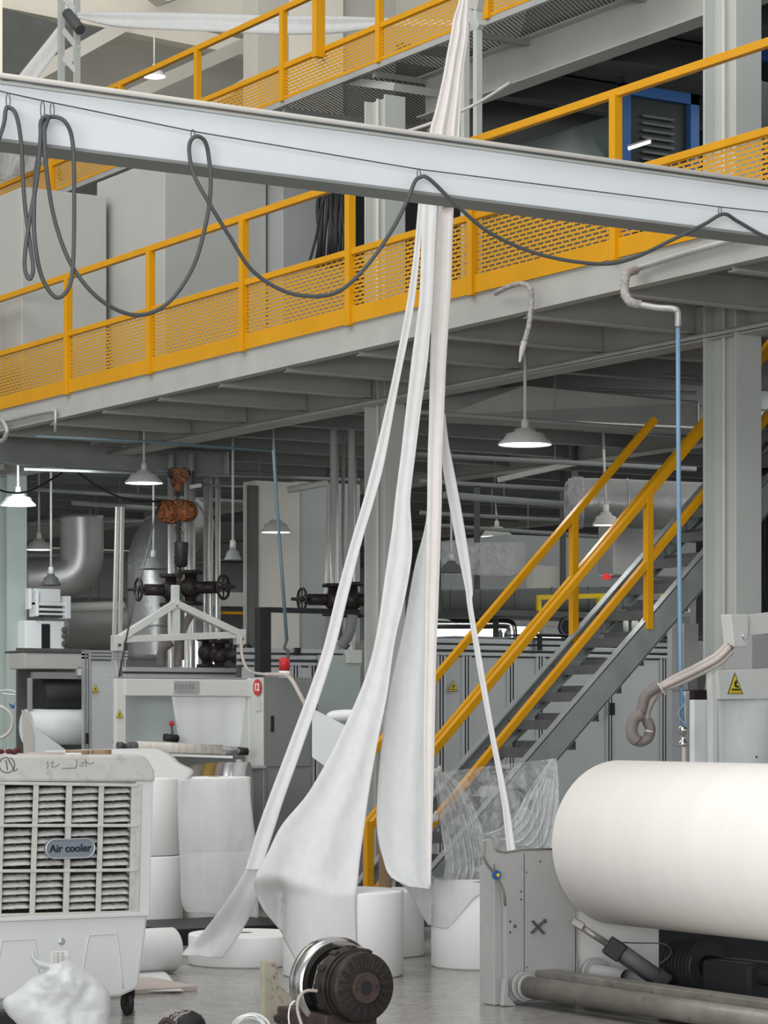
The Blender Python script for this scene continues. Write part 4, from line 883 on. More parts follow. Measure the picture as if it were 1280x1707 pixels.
b = B(); b.prism([W(1222, 1139, .007), W(1226, 1133, .007), W(1228, 1137, .007), W(1225, 1142, .007)], X*0.001); b.prism([W(1222, 1144, .007), W(1224, 1140, .007), W(1231, 1145, .007), W(1229, 1147, .007)], X*0.001); b.box(W(1218, 1148, .007), W(1233, 1151, .008)); b.box(W(1216, 1153.5, .007), W(1235, 1154.3, .008)); b.build('sign_pictogram', 'ink', t)
t = thing('swing_arm', 'cream square steel arm with end block above the warning triangle', 'arm', W(1230, 1080))
B().prism([W(*p, 0.0) for p in ((1240, 1026), (1340, 1014), (1340, 1052), (1240, 1060))], X*-0.07).build('arm', 'white2', t, bevel=0.005)
B().prism([W(*p, 0.03) for p in ((1212, 1024), (1243, 1024), (1243, 1078), (1218, 1080))], X*-0.10).build('end_block', 'white2', t, bevel=0.008)
B().lathe(W(1234, 1061, 0.03), X, [(0, 0.02), (0.02, 0.02), (0.02, 0.001)], 6).build('bolt', 'chrome', t)
# flattened hose bundle with a loop at its end
t = thing('hose_bundle', 'taped bundle of pale and brown hoses ending in a drooping loop', 'hose', P(1070, 1236, 16.2))
hp = [(1216, 1078), (1196, 1098), (1160, 1118), (1125, 1135), (1098, 1150), (1080, 1180), (1078, 1200), (1084, 1215), (1079, 1231), (1064, 1236), (1054, 1225), (1055, 1205), (1068, 1186), (1076, 1160), (1098, 1143)]
for i, (ox, oy, m, r) in enumerate(((0, 0, 'hosel', .018), (-3, -5, 'hosel', .015), (4, 6, 'hosel', .016), (-7, 3, 'hose', .019), (5, -1, 'hose', .015))):
    pts = [P(px+ox*(1 if k < 5 else 0.5), py+oy*(1.2 if k < 4 else 0.4)*(1+0.15*math.sin(i+k)), 16.2+0.02*i) for k, (px, py) in enumerate(hp[:9])]
    B().tube(smooth_path(pts), r, 8).build('hose', m, t)
B().tube(smooth_path([P(px, py, 16.15) for px, py in hp[6:]]), 0.032, 12).build('loop_hose', 'hose', t)
B().tube(smooth_path([P(px, py, 16.12) for px, py in ((1070, 1190), (1058, 1198), (1053, 1212), (1054, 1226), (1062, 1236))]), 0.037, 12).build('loop_sleeve', 'hose', t)
b = B(); b.tube([P(1096, 1138, 16.1), P(1108, 1158, 16.1), P(1110, 1150, 16.2)], 0.005, 6); b.tube([P(1076, 1218, 16.1), P(1088, 1220, 16.1)], 0.007, 6); b.build('cable_tie', 'cpanel', t)
# bits between column and winding machine
tag(B().prism([XP(*p, -13.6) for p in ((1157, 1150), (1196, 1150), (1193, 1560), (1160, 1560))], X*-0.05).build('gap_shade', mat('maroon_black', (0.022, 0.014, 0.018), 0.6)), 'maroon black sheet standing in for the dark gap left of the winding machine', 'plate')  # dark sheet stands in for shade in the gap beside the column
t = thing('control_box', 'pale grey narrow box column behind the blue pipe', 'box', XP(1150, 1300, -13.7))
B().prism([XP(*p, -13.7) for p in ((1142, 1152), (1160, 1152), (1160, 1560), (1142, 1560))], X*-0.04).build('casing', 'cpanel', t, bevel=0.005)
b = B(); b.prism([XP(*p, -13.9) for p in ((1162, 1118), (1178, 1116), (1174, 1155), (1162, 1155))], X*-0.1); b.build('bracket', 'cable', t)
t = thing('black_cable_bundle', 'hanging black cables in the dark opening at the right edge', 'cables', P(1268, 1020, 20.5))
for i in range(12):
    x0 = 1255+i*3.2
    B().tube(smooth_path([P(x0+4, 780, 20.5), P(x0+random.uniform(-3, 3), 850, 20.5), P(x0+random.uniform(-5, 5), 930, 20.5), P(x0+random.uniform(-3, 3), 1000, 20.5), P(x0+6, 1020, 20.5)]), 0.013, 6).build('cable', 'black', t)
tag(B().prism([XP(*p, -17.6) for p in ((1235, 700), (1330, 700), (1330, 1040), (1235, 1040))], X*-0.1).build('opening_shade', 'dark'), 'black sheet standing in for the dark opening behind the cables at the right edge', 'cabinet')  # black sheet imitates the darkness of the opening behind the cables
slab('rear_casing', 'dark grey machine panel between swing arm and warning triangle', 'panel', -14.2, 1252, 1340, 1.5+145*.0041, 0, 0.3, 'gpanel')

# ---------------------------------------------------------------- brake unit in the foreground
t = thing('brake_unit', 'dismantled brown finned brake unit with chrome ring on the floor', 'brake', P(560, 1740, 12.9))
c1 = P(605, 1646, 12.55); c2 = c1-X*0.30
b = B(); b.lathe(c1, X, [(0.02, 0.03), (0.018, 0.155), (0.008, 0.166), (-0.03, 0.168), (-0.03, 0.15), (-0.045, 0.15), (-0.045, 0.168), (-0.07, 0.168), (-0.07, 0.03)], 48); b.build('finned_disc', 'rust', t)
b = B()
for k in range(18):
    a = 2*PI*k/18+0.1; e = Y*math.cos(a)+Z*math.sin(a)
    b.bar(c1+e*0.09+X*0.0205, c1+e*0.148+X*0.0185, 0.013, 0.004, X)
b.build('cooling_slot', 'dark', t)
b = B()
for k in range(18):
    a = 2*PI*(k+0.22)/18+0.1; e = Y*math.cos(a)+Z*math.sin(a)
    b.bar(c1+e*0.09+X*0.022, c1+e*0.15+X*0.020, 0.004, 0.010, X)
b.build('cooling_fin', 'rust2', t)
b = B(); b.lathe(c1, X, [(0.03, 0.032), (0.036, 0.034), (0.036, 0.072), (0.02, 0.074)], 36); b.build('hub_face', 'rust2', t)
b = B(); b.lathe(c1, X, [(0.037, 0.001), (0.037, 0.033), (0.02, 0.033)], 8)
for s_ in (-1, 1): b.lathe(c1+Y*0.054*s_+Z*0.004*s_, X, [(0.038, 0.001), (0.038, 0.007), (0.02, 0.007)], 10)
b.build('hub_bore', 'dark', t)
b = B(); b.lathe(c1-X*0.075, X, [(0, 0.10), (0, 0.175), (-0.02, 0.185), (-0.06, 0.185), (-0.08, 0.17), (-0.14, 0.14), (-0.14, 0.05)], 48)
for k in range(12):
    a = 2*PI*k/12; e = Y*math.cos(a)+Z*math.sin(a); b.bar(c1+e*0.182-X*0.085, c1+e*0.182-X*0.14, 0.03, 0.02, e)
b.build('brake_body', 'rust', t, bevel=0.002)
b = B(); b.lathe(c2+X*0.06, X, [(0.02, 0.175), (0.02, 0.205), (0.0, 0.222), (-0.05, 0.222), (-0.05, 0.19), (-0.02, 0.175), (0.02, 0.175)], 64); b.lathe(c2-X*0.0, X, [(0, 0.18), (0, 0.215), (-0.03, 0.215), (-0.03, 0.18)], 64); b.build('chrome_ring', 'chrome', t)
B().lathe(c2+X*0.03, X, [(0, 0.001), (0, 0.18), (-0.02, 0.18)], 40).build('backing_disc', 'dark', t)
b = B(); b.prism([c2+X*0.06+v for v in (Vector((0, -0.11, 0.09)), Vector((0, -0.06, 0.13)), Vector((0, -0.05, 0.05)), Vector((0, -0.1, -0.04)), Vector((0, -0.14, -0.02)))], X*0.012); b.build('ochre_plate', 'dirty', t)
B().box((c2.x-0.25, c1.y-0.16, 0.0), (c1.x-0.08, c1.y+0.13, c1.z-0.13)).build('base_block', 'rust2', t, bevel=0.01)
px_ = P(440, 1690, 13.05); ux = px_.x
def V(px, py): return XP(px, py, ux)
B().prism([V(*p) for p in ((440, 1603), (458, 1602), (462, 1606), (465, 1636), (472, 1648), (484, 1656), (486, 1700), (486, 1725), (440, 1725))], X*-0.045).build('bracket_foot', 'dirty', t, bevel=0.003)
tag(B().tube(smooth_path([P(528, 1652, 12.4), P(510, 1652, 12.35), P(498, 1664, 12.3), (P(496, 1685, 12.3)), P(504, 1712, 12.3)]), 0.0075, 8).build('hose', 'hosel'), 'cream hose bending down from the brown brake unit', 'hose')
tag(B().tube(smooth_path([P(492, 1668, 12.3), P(484, 1676, 12.3), P(481, 1695, 12.3), P(484, 1720, 12.3)]), 0.004, 8).build('wire', 'wht'), 'thin white wire beside the chrome ring', 'wire')
tag(B().tube(smooth_path([P(458+6*math.cos(i*1.1)+i*2.5, 1698+5*math.sin(i*1.3), 12.5) for i in range(7)]), 0.008, 8).build('black_cable', 'black'), 'black cable stub in front of the chipped bracket foot', 'cable')
t = thing('cable_coil', 'coil of thin white cable at the bottom edge', 'cable', P(416, 1720, 12.6))
for k in range(8):
    q = P(416+random.uniform(-6, 6), 1716+random.uniform(-3, 3), 12.6+random.uniform(-.04, .04)); rx = 0.08+random.uniform(-.015, .02); tilt = random.uniform(-.3, .3)
    pts = [q+RT*(rx*math.cos(a))+Z*(rx*0.9*math.sin(a))+FW*(rx*0.3*math.sin(a+tilt)) for a in [2*PI*i/26 for i in range(26)]]
    B().tube(pts, 0.0028, 6, closed=True).build('loop', 'wht', t)
t = thing('black_bag', 'small black cloth bundle at the bottom edge left of the wire coil', 'bundle', P(310, 1720, 12.5))
g_ = B()
rows = []
for i in range(17):
    a = PI*i/16; rows.append([P(305, 1712, 12.5)+RT*(0.105*math.sin(a)*math.cos(2*PI*k/22)*(1+0.12*noise.noise(Vector((i*.5, k*.5, 1))))+0.02*math.cos(a))+FW*(0.09*math.sin(a)*math.sin(2*PI*k/22))+Z*(0.075*math.cos(a)*(1+0.2*noise.noise(Vector((i*.4, k*.6, 3))))) for k in range(22)])
B().grid(rows, True, True).build('cloth_body', 'dark', t)
b = B()
for k in range(12):
    q = P(272+k*2.0, 1708, 12.4); b.tube(smooth_path([q, q+Z*(0.03+random.random()*.04)+RT*random.uniform(-.03, .05), q+Z*(0.04+random.random()*.05)+RT*random.uniform(-.02, .1)]), 0.0013, 5)
b.build('frayed_ends', 'hosel', t)
B().tube(smooth_path([P(264, 1712, 12.4), P(276, 1700, 12.4), P(290, 1707, 12.4)]), 0.012, 8).build('brown_end', 'rust2', t)
# crumpled white cloth bottom left
def crumple(rows, d, thick, n=26, seed=0.0):
    pl = smooth_path([Vector((r[0], r[1], 0)) for r in rows], 5); pr = smooth_path([Vector((r[2], r[3], 0)) for r in rows], 5)
    F, K = [], []
    N = len(pl)
    for i, (a, c) in enumerate(zip(pl, pr)):
        f, k = [], []; ti = i/(N-1)
        for j in range(n+1):
            s = j/n; q = a.lerp(c, s)
            bulge = thick*math.sin(PI*s)**0.6*math.sin(PI*min(1, 0.08+ti*0.75))**0.6
            nz = -0.03*abs(noise.noise(Vector((q.x*0.07+q.y*0.03, q.y*0.05-q.x*0.02, seed+9))))+0.012*noise.noise(Vector((q.x*0.2, q.y*0.16, seed)))+0.07*noise.noise(Vector((q.x*0.02, q.y*0.02, seed)))+0.03*noise.noise(Vector((q.x*0.06, q.y*0.05, seed)))-0.05*abs(noise.noise(Vector((q.x*0.025+q.y*0.012, q.y*0.01, seed+4))))
            e = math.sin(PI*s)**0.5 if 0 < s < 1 else 0
            f.append(P(q.x, q.y, d-bulge+nz*e)); k.append(P(q.x, q.y, d+bulge*0.6))
        F.append(f); K.append(k)
    b = B(); b.grid(F); b.grid(K)
    return b
o = crumple([(52, 1582, 56, 1584), (52, 1600, 62, 1598), (62, 1613, 88, 1606), (75, 1618, 112, 1602), (55, 1628, 135, 1614), (30, 1650, 165, 1634), (5, 1668, 182, 1655), (12, 1690, 184, 1680), (30, 1710, 182, 1700), (40, 1740, 185, 1740)], 11.6, 0.16).build('crumpled_cloth', 'cloths')
tag(o, 'crumpled bright white cloth heap in the bottom left corner', 'cloth')
tag(B().box(P(-40, 1690, 11.9), P(50, 1760, 12.2)).build('dark_case', 'dark', bevel=0.02), 'dark case under the crumpled cloth, bottom left corner', 'case')
# plastic film draped at the stair foot
o = loft([(726, 1288, 926, 1264, 16.9, 16.9), (728, 1300, 928, 1275, 16.8, 16.8), (731, 1325, 930, 1300, 16.7, 16.7), (736, 1360, 931, 1330, 16.6, 16.6), (742, 1400, 925, 1370, 16.6, 16.5), (746, 1440, 900, 1420, 16.6, 16.4), (740, 1466, 860, 1466, 16.6, 16.4), (728, 1480, 840, 1490, 16.6, 16.4)], 60, 0.04, 9, 0.3, crinkle=0.05).build('plastic_film', 'film', solid=0.003)
tag(o, 'clear plastic film draped across the foot of the staircase', 'plastic film')
b = B()
import itertools
pts0 = P(729, 1290, 16.6)
o = loft([(726, 1286, 732, 1286, 16.55, 16.55), (728, 1330, 770, 1310, 16.5, 16.5), (736, 1390, 800, 1370, 16.5, 16.5), (742, 1440, 815, 1440, 16.45, 16.4), (738, 1466, 812, 1468, 16.45, 16.4)], 40, 0.12, 13, 0.1, crinkle=0.05).build('plastic_film', 'filmf', solid=0.003)
tag(o, 'gathered fan of clear film falling from the left knot', 'plastic film')
o = loft([(918, 1266, 928, 1264, 16.5, 16.5), (880, 1320, 932, 1320, 16.45, 16.45), (850, 1370, 930, 1380, 16.4, 16.4), (800, 1390, 925, 1418, 16.4, 16.3), (760, 1372, 900, 1424, 16.4, 16.3)], 40, 0.10, 13, 0.1, crinkle=0.05).build('plastic_film', 'filmf', solid=0.003)
tag(o, 'gathered fan of clear film falling from the right stringer', 'plastic film')
for (px, py), lb in (((729, 1287), 'white film knot tied at the left of the plastic film'), ((724, 1362), 'small white film knot under the left film knot')):
    g_ = B()
    for i in range(5): g_.sphere(P(px+random.uniform(-4, 4), py+random.uniform(-6, 6), 16.5), 0.016, 10, (1, 1, 1.5))
    tag(g_.build('film_knot', 'white2', sub=1), lb, 'knot')
# ================================================================ machines behind
def pan(parent, name, u, px0, py0, px1, py1, m, depth=0.04, o=0.0, bevel=0.0):
    a = XP(px0, py0, u)+X*o; c = XP(px1, py1, u)+X*o; c2 = Vector((a.x-depth, c.y, c.z))
    return B().box(a, c2).build(name, m, parent, bevel=bevel)
# slitting machine 12
u = -18.6
t = thing('slitting_machine', 'pale slitting machine with red number twelve badge, middle left', 'machine', XP(330, 1530, u))
pan(t, 'header', u, 207, 1131, 420, 1161, 'white2', 0.06, 0.02, 0.006)
pan(t, 'left_post', u, 194, 1131, 210, 1350, 'white2', 0.06, 0.0, 0.005)
pan(t, 'right_post', u, 414, 1131, 424, 1520, 'white2', 0.3, 0.0, 0.005)
pan(t, 'back_panel', u-0.4, 205, 1135, 425, 1300, 'glight', 0.03)
pan(t, 'lower_body', u, 207, 1262, 414, 1520, 'cab', 0.3, -0.05)
pan(t, 'top_plate', u-0.02, 207, 1128, 424, 1131.5, 'alu', 0.3)
b = B(); n = 16; rows = []
for i in range(13):
    f = i/12; rows.append([XP(286+f*14+(418-286-f*14)*s, 1160+f*90, u-0.04-f*0.12-0.006*math.sin(s*20)) for s in [j/n for j in range(n+1)]])
b.grid(rows); b.build('running_web', 'bwhite', t, solid=0.004)
pan(t, 'nameplate', u, 287, 1135, 329, 1156, 'alu', 0.01, 0.03)
b = B()
for x in (291, 297, 303, 309, 315, 320): b.box(XP(x, 1140, u+0.032), XP(x+3.5, 1149, u+0.034)); 
b.box(XP(296, 1152, u+0.032), XP(322, 1153, u+0.034)); b.build('nameplate_print', 'grey_m', t)
yv = XP(440, 1200, u+0.22).y-0.006
t2 = t
xn = u+0.22
q0 = YP(418, 1131, yv-0.01)
b = B(); b.box((u-0.02, yv, 0), (xn, yv+0.004, XP(430, 1130, u+0.1).z)); b.build('side_panel', 'white2', t)
bc = YP(429, 1146, yv-0.012)
b = B(); b.lathe(bc, -Y, [(0, 0.001), (0, 0.066), (0.004, 0.066), (0.004, 0.001)], 28); nb_ = b.build('number_badge', 'red', t)
text_on('badge_number', '12', 0.085, bc-Y*0.006, X, Z, 'wht', nb_, bold=0.002)
b = B(); q = YP(430, 1175, yv-0.008); b.box(q+Vector((-0.05, 0, -0.05)), q+Vector((0.05, 0.006, 0.05))); b.build('small_plate', 'louver', t)
# lever with red knob
B().tube([XP(288, 1232, u+0.0), XP(286, 1208, u+0.0)], 0.01, 8).build('lever', 'cable', t)
B().sphere(XP(286, 1206, u), 0.022, 12).build('lever_knob', 'red', t)
b = B(); b.cyl(XP(274, 1229, u+.02), XP(296, 1231, u+.02), 0.03, 12); b.build('clamp', 'dark', t)
t = thing('rewind_shaft', 'stained white rewind roller with steel ends across the slitting machine', 'roller', XP(310, 1262, u+0.35))
r0 = XP(196, 1243, u+0.3); r1 = XP(412, 1253, u+0.3); r1.x = r0.x; dr = (r1-r0).normalized(); L = (r1-r0).length
B().lathe(r0, dr, [(0.16, 0.001), (0.16, 0.043), (L-0.24, 0.043), (L-0.24, 0.001)], 24).build('cloth_wrap', mat('stained_cloth', (0.62, 0.58, 0.52), 0.8, var=0.12, scale=8, stain=(0.33, 0.29, 0.25), stretch=(0.3, 3, 0.3)), t)
B().lathe(r0, dr, [(0, 0.001), (0, 0.03), (0.04, 0.03), (0.04, 0.02), (0.1, 0.022), (0.1, 0.034), (0.16, 0.036)], 18).build('left_journal', 'cable', t)
B().lathe(r0, dr, [(L-0.24, 0.045), (L-0.22, 0.045), (L-0.2, 0.034), (L-0.12, 0.034), (L-0.12, 0.024), (L-0.08, 0.024)], 18).build('right_journal', 'alu', t)
B().lathe(r0, dr, [(L-0.08, 0.001), (L-0.08, 0.034), (L, 0.03), (L, 0.001)], 14).build('end_nut', 'black', t)
tag(B().bar(XP(270, 1258, u+0.36), XP(385, 1262, u+0.36), 0.06, 0.02).build('white_bar', 'bwhite'), 'thin bright white bar just under the rewind roller', 'bar')
# banded roll ends peeking above the stack
q = XP(362, 1330, u+0.42)
t = thing('banded_drum', 'brown and ochre banded drum behind the roll stack', 'drum', q)
for x0, x1, m, r in ((-0.06, 0.06, 'hose', .27), (0.06, 0.16, mat('ochre_band', (0.22, 0.15, 0.03), 0.5), .275), (0.16, 0.22, 'hose', .28), (0.22, 0.3, 'alu', .278), (0.3, 0.4, 'gpanel', .282)):
    B().lathe(q+Y*0, (0.6, 0.8, 0), [(x0-0.15, 0.001), (x0-0.15, r), (x1-0.15, r), (x1-0.15, 0.001)], 40).build('band', m, t)
strip('white_sheet', 'white cloth sheet lying behind the cooler towards the banded drum', [(75, 1251, 262, 1247), (70, 1258, 285, 1258), (65, 1268, 300, 1272), (65, 1285, 322, 1285), (65, 1302, 310, 1302)], 'cloth', 0.02, 3, 0, n=24, dfun=lambda y: 19.9-(y-1250)*0.02, crinkle=0.015, cat='sheet')
# grey tool cabinet
u2 = u+0.22
t = thing('tool_cabinet', 'grey steel tool cabinet with black handle right of the number badge', 'cabinet', XP(482, 1530, u2))
pan(t, 'carcass', u2, 440, 1128, 522, 1530, 'cab', 0.21, 0, 0.006)
ud_ = pan(t, 'upper_door', u2, 446, 1135, 517, 1277, 'cab', 0.012, 0.012, 0.003)
pan(t, 'lower_door', u2, 446, 1284, 517, 1524, 'cab', 0.012, 0.012, 0.003)
pan(ud_, 'door_handle', u2, 450, 1193, 455, 1220, 'black', 0.01, 0.02, 0.002)
t = thing('side_cabinet', 'low grey cabinet with rounded corner below the slitting machine', 'cabinet', XP(400, 1530, u2))
B().prism([XP(*p, u2) for p in ((375, 1530), (375, 1300), (380, 1287), (392, 1281), (440, 1279), (440, 1530))], X*-0.12).build('carcass', 'cab', t, bevel=0.006)
B().bar(XP(392, 1280, u2+.01), XP(442, 1278, u2+.01), 0.02, 0.02).build('top_edge', 'alu', t)
tag(B().lathe(XP(398, 1273, u2-0.05), Z, [(0, .001), (0, .022), (.03, .024), (.035, .001)], 12).build('cap', 'cpanel'), 'tiny cream cap standing on the low rounded cabinet', 'cap')
# dark square frame
t = thing('portal_frame', 'dark square tube frame standing behind the grey tool cabinet', 'frame', XP(440, 1530, -19.4))
b = B(); b.box(XP(434, 1012, -19.4), XP(447, 1530, -19.45)+X*-0.05); b.build('upright', 'dark', t); 
b = B(); b.box(XP(447, 1012, -19.4), XP(600, 1024, -19.4)+X*-0.1); b.build('top_bar', 'dark', t)
# aluminium framed enclosure behind, left and right
def enclosure(label, u, px0, px1, pt, posts, m='shell', pb=1500):
    t = thing('machine_enclosure', label, 'enclosure', XP((px0+px1)/2, 1500, u))
    a, c = XP(px0, pt, u), XP(px1, pt, u)
    zt = a.z
    y0, y1 = a.y, c.y
    xs = [XP(p, pt, u).y for p in posts]
    for z, h in ((zt-0.03, 0.04), (zt-0.09, 0.04), (zt-0.15, 0.03)):
        B().bar((u, y0, z), (u, y1, z), 0.05, h).build('top_profile', 'alu', t, bevel=0.003)
    B().box((u-0.03, y0, 0.05), (u-0.02, y1, zt-0.02)).build('backing', 'grey_d', t)
    for y in xs:
        for o in (-0.032, 0.0, 0.032):
            B().bar((u, y+o, 0), (u, y+o, zt-0.16), 0.045, 0.022, X).build('upright_profile', 'alu', t)
    ys = sorted([y0]+xs+[y1])
    for i in range(len(ys)-1):
        if ys[i+1]-ys[i] > 0.15:
            B().box((u-0.015, ys[i]+0.05, 0.08), (u, ys[i+1]-0.05, zt-0.18)).build('panel', m, t, bevel=0.003)
    return t
e = enclosure('long grey enclosure with aluminium profiles behind the staircase', -20.5, 700, 1122, 1062, (735, 777, 852, 900, 1016, 1106))
q = XP(1019, 1182, -20.44); B().box(q+Vector((0, -0.02, -0.06)), q+Vector((0.03, 0.02, 0.06))).build('door_handle', 'black', e)
q = XP(898, 1072, -20.44); B().box(q+Vector((0, -0.02, -0.07)), q+Vector((0.03, 0.02, 0.07))).build('latch', 'black', e)
def triangle(px, py, s, u, parent):
    b = B(); b.prism([XP(px-s, py+s*1.1, u), XP(px+s, py+s*1.1, u), XP(px, py-s*1.3, u)], X*0.002); b.build('sign_border', 'ink', parent)
    b = B(); b.prism([XP(px-s*.85, py+s*1.0, u+.003), XP(px+s*.85, py+s*1.0, u+.003), XP(px, py-s*1.1, u+.003)], X*0.002); b.build('warning_sign', 'sign', parent)
    b = B(); b.prism([XP(px-s*.25, py+s*.3, u+.006), XP(px+s*.1, py-s*.5, u+.006), XP(px+s*.3, py+s*.2, u+.006)], X*0.001); b.box(XP(px-s*.5, py+s*.55, u+.006), XP(px+s*.5, py+s*.75, u+.007)); b.build('sign_pictogram', 'ink', parent)
triangle(755, 1144, 8, -20.47, e)
e2 = enclosure('grey enclosure with aluminium profiles behind the tool cabinet', -20.9, 396, 600, 1078, (432, 492, 522))
e4 = enclosure('low grey enclosure rail behind the slitting machine', -21.2, 205, 396, 1110, (320,))
pan(e2, 'junction_box', -20.9, 572, 1084, 596, 1106, 'white2', 0.1, 0.08, 0.005)
pan(e2, 'glazed_panel', -20.9, 526, 1092, 596, 1240, 'green_col', 0.01, 0.05)
pan(e2, 'small_bracket', -20.9, 488, 1080, 496, 1092, 'dark', 0.05, 0.06)
tag(B().box((-23.2, 13.7, 0), (-20.75, 17.2, 2.29)).build('rear_bench', 'grey_m'), 'grey bench block behind the long aluminium enclosure', 'bench')
t = thing('worktop', 'dark cluttered shelf on top of the long enclosure', 'shelf', P(1000, 1062, 25))
B().box(XP(890, 1058, -20.4), XP(1120, 1064, -20.9)).build('board', 'cable', t)
for px, w_ in ((1043, 9), (1058, 11)):
    tag(B().lathe(XP(px, 1057, -20.6), Z, [(0, .001), (0, w_/2/175), (0.13, w_/2/175), (0.13, .001)], 16).build('white_cup', 'white2'), 'white cup on the enclosure shelf behind the stair, '+('left one' if px < 1050 else 'right one'), 'cup')
# fabric bin and tray behind the swept cloth
tag(B().prism([P(520, 1181, 20.3), P(584, 1214, 20.3), P(560, 1290, 20.3), P(520, 1262, 20.3)], FW*0.3).build('white_roll_end', 'white'), 'blue white folded panel right of the tool cabinet', 'panel')
tag(B().tube(smooth_path([P(552, 1202, 21), P(556, 1195, 21), P(590, 1193, 21), P(600, 1197, 21)]), 0.05, 12).build('white_tray', 'bwhite'), 'white rounded tray behind the swept cloth', 'tray')
# left machine at the edge
u3 = -24.2
t = thing('calender_machine', 'grey calender machine with dark roller and white roll at the far left', 'machine', XP(90, 1450, u3))
pan(t, 'top_beam', u3, 40, 1088, 140, 1116, 'grey', 0.4, 0.02, 0.01)
pan(t, 'dirty_ledge', u3, 40, 1084, 140, 1089, 'cable', 0.5, 0.03)
pan(t, 'back_wall', u3-0.6, 30, 1080, 150, 1300, 'grey_d', 0.05)
pan(t, 'inner_post', u3, 49, 1130, 54, 1184, 'alu', 0.05)
pan(t, 'inner_rail', u3, 55, 1120, 140, 1132, 'grey_m', 0.06)
pan(t, 'white_block', u3, 128, 1113, 139, 1126, 'white2', 0.06, 0.02)
c0 = XP(62, 1157, u3-0.2); c1_ = XP(145, 1157, u3-0.2); c1_.x = c0.x
B().lathe((c0.x, c0.y, c0.z), Y, [(0, 0.001), (0, 0.15), (0.03, 0.19), (c1_.y-c0.y, 0.19)], 40).build('dark_roller', 'dark', t)
c0 = XP(44, 1212, u3-0.1)
B().lathe((c0.x, c0.y, c0.z), Y, [(0, 0.001), (0, 0.18), (0.8, 0.18), (0.8, 0.001)], 40).build('white_roll', 'white', t)
B().prism([XP(*p, u3+0.12) for p in ((40, 1200), (58, 1212), (110, 1250), (40, 1262))], X*-0.01).build('web_flap', 'white', t)
B().prism([XP(*p, u3+0.15) for p in ((38, 1183), (46, 1188), (56, 1225), (56, 1270), (42, 1270))], X*-0.03).build('guard', 'cpanel', t)
t = thing('enclosure_door', 'grey aluminium framed door panel left of the lifting strap', 'enclosure', XP(172, 1450, u3+0.3))
ud = u3+0.3
pan(t, 'panel', ud, 146, 1102, 196, 1440, 'shell', 0.03)
for i in range(3): pan(t, 'top_profile', ud, 138, 1084+i*5.5, 212, 1088+i*5.5, 'alu', 0.05, 0.02)
for a in (138, 142.5, 147): pan(t, 'upright_profile', ud, a, 1086, a+3, 1440, 'alu', 0.05, 0.02)
for a in (196, 201, 206): pan(t, 'upright_profile', ud, a, 1100, a+3, 1440, 'alu', 0.05, 0.02)
pan(t, 'door_handle', ud, 140, 1222, 144, 1240, 'dark', 0.02, 0.05)
triangle(159, 1148, 6, ud+0.012, t)
t = thing('warning_label', 'small yellow warning triangle label hanging left of the slitting machine', 'sign', XP(199, 1190, u+0.01))
triangle(199, 1190, 6, u+0.012, t)
# upper white rolling head
u4 = -27.0
t = thing('embossing_head', 'bright white machine head above the calender at far left', 'machine', XP(80, 1085, u4))
pan(t, 'body', u4, 42, 1034, 108, 1086, 'bwhite', 0.4, 0, 0.01)
pan(t, 'hood', u4, 55, 981, 98, 1004, 'bwhite', 0.3, 0.05, 0.01)
pan(t, 'carriage', u4, 53, 1003, 104, 1011, 'bwhite', 0.2, 0.1, 0.01)
pan(t, 'left_cheek', u4, 53, 985, 58, 1028, 'bwhite', 0.2, 0.12, 0.01)
pan(t, 'right_cheek', u4, 102, 994, 111, 1032, 'bwhite', 0.2, 0.12, 0.01)
pan(t, 'lower_rail', u4, 58, 1014, 102, 1019, 'bwhite', 0.1, 0.1); pan(t, 'lower_rail', u4, 58, 1022, 102, 1026, 'bwhite', 0.1, 0.1)
pan(t, 'recess_shade', u4, 56, 1010, 104, 1030, 'grey_d', 0.05, 0.03)  # dark plate imitates the shade between carriage and body
pan(t, 'slot', u4, 69, 1040, 82, 1086, 'black', 0.02, 0.02)
pan(t, 'left_bar', u4, 42, 981, 47, 1016, 'bwhite', 0.1, 0.1, 0.005)
for py in (1050, 1060, 1073): B().sphere(XP(107, py, u4+0.05), 0.035, 8).build('fitting', 'grey_d', t)
# ducts, pipes
def duct(name, label, pts, r, m='duct', cat='duct', rings=0, seg=28):
    p = smooth_path(pts, 8); t = thing(name, label, cat, min(p, key=lambda q: q.z))
    B().tube(p, r, seg).build('body', m, t)
    for i in range(rings):
        k = int((i+0.5)*len(p)/rings); k = min(max(k, 1), len(p)-2); B().torus(p[k], p[k+1]-p[k-1], r, 0.012, 28, 6).build('ring', m, t)
    return t
duct('elbow_duct', 'grey metal elbow duct above the white machine head', [P(50, 966, 31.5), P(100, 964, 31.5), P(126, 952, 31.5), P(136, 925, 31.5), P(136, 860, 31.5)], 0.26)
t0_ = duct('round_duct', 'wide horizontal grey duct behind the white machine head', [P(90, 1040, 33), P(240, 1040, 33.6)], 0.33)
duct('foil_duct', 'big foil wrapped duct elbow behind the lifting spreader', [P(262, 1100, 29.5), P(262, 980, 29.5), P(266, 920, 29.6), P(295, 885, 29.8), P(325, 880, 30)], 0.33, 'foil', rings=4)
t_ = duct('long_duct', 'long pale box duct above the round grey duct, left', [P(105, 1013, 32), P(205, 1010, 32.5)], 0.06, 'white2')
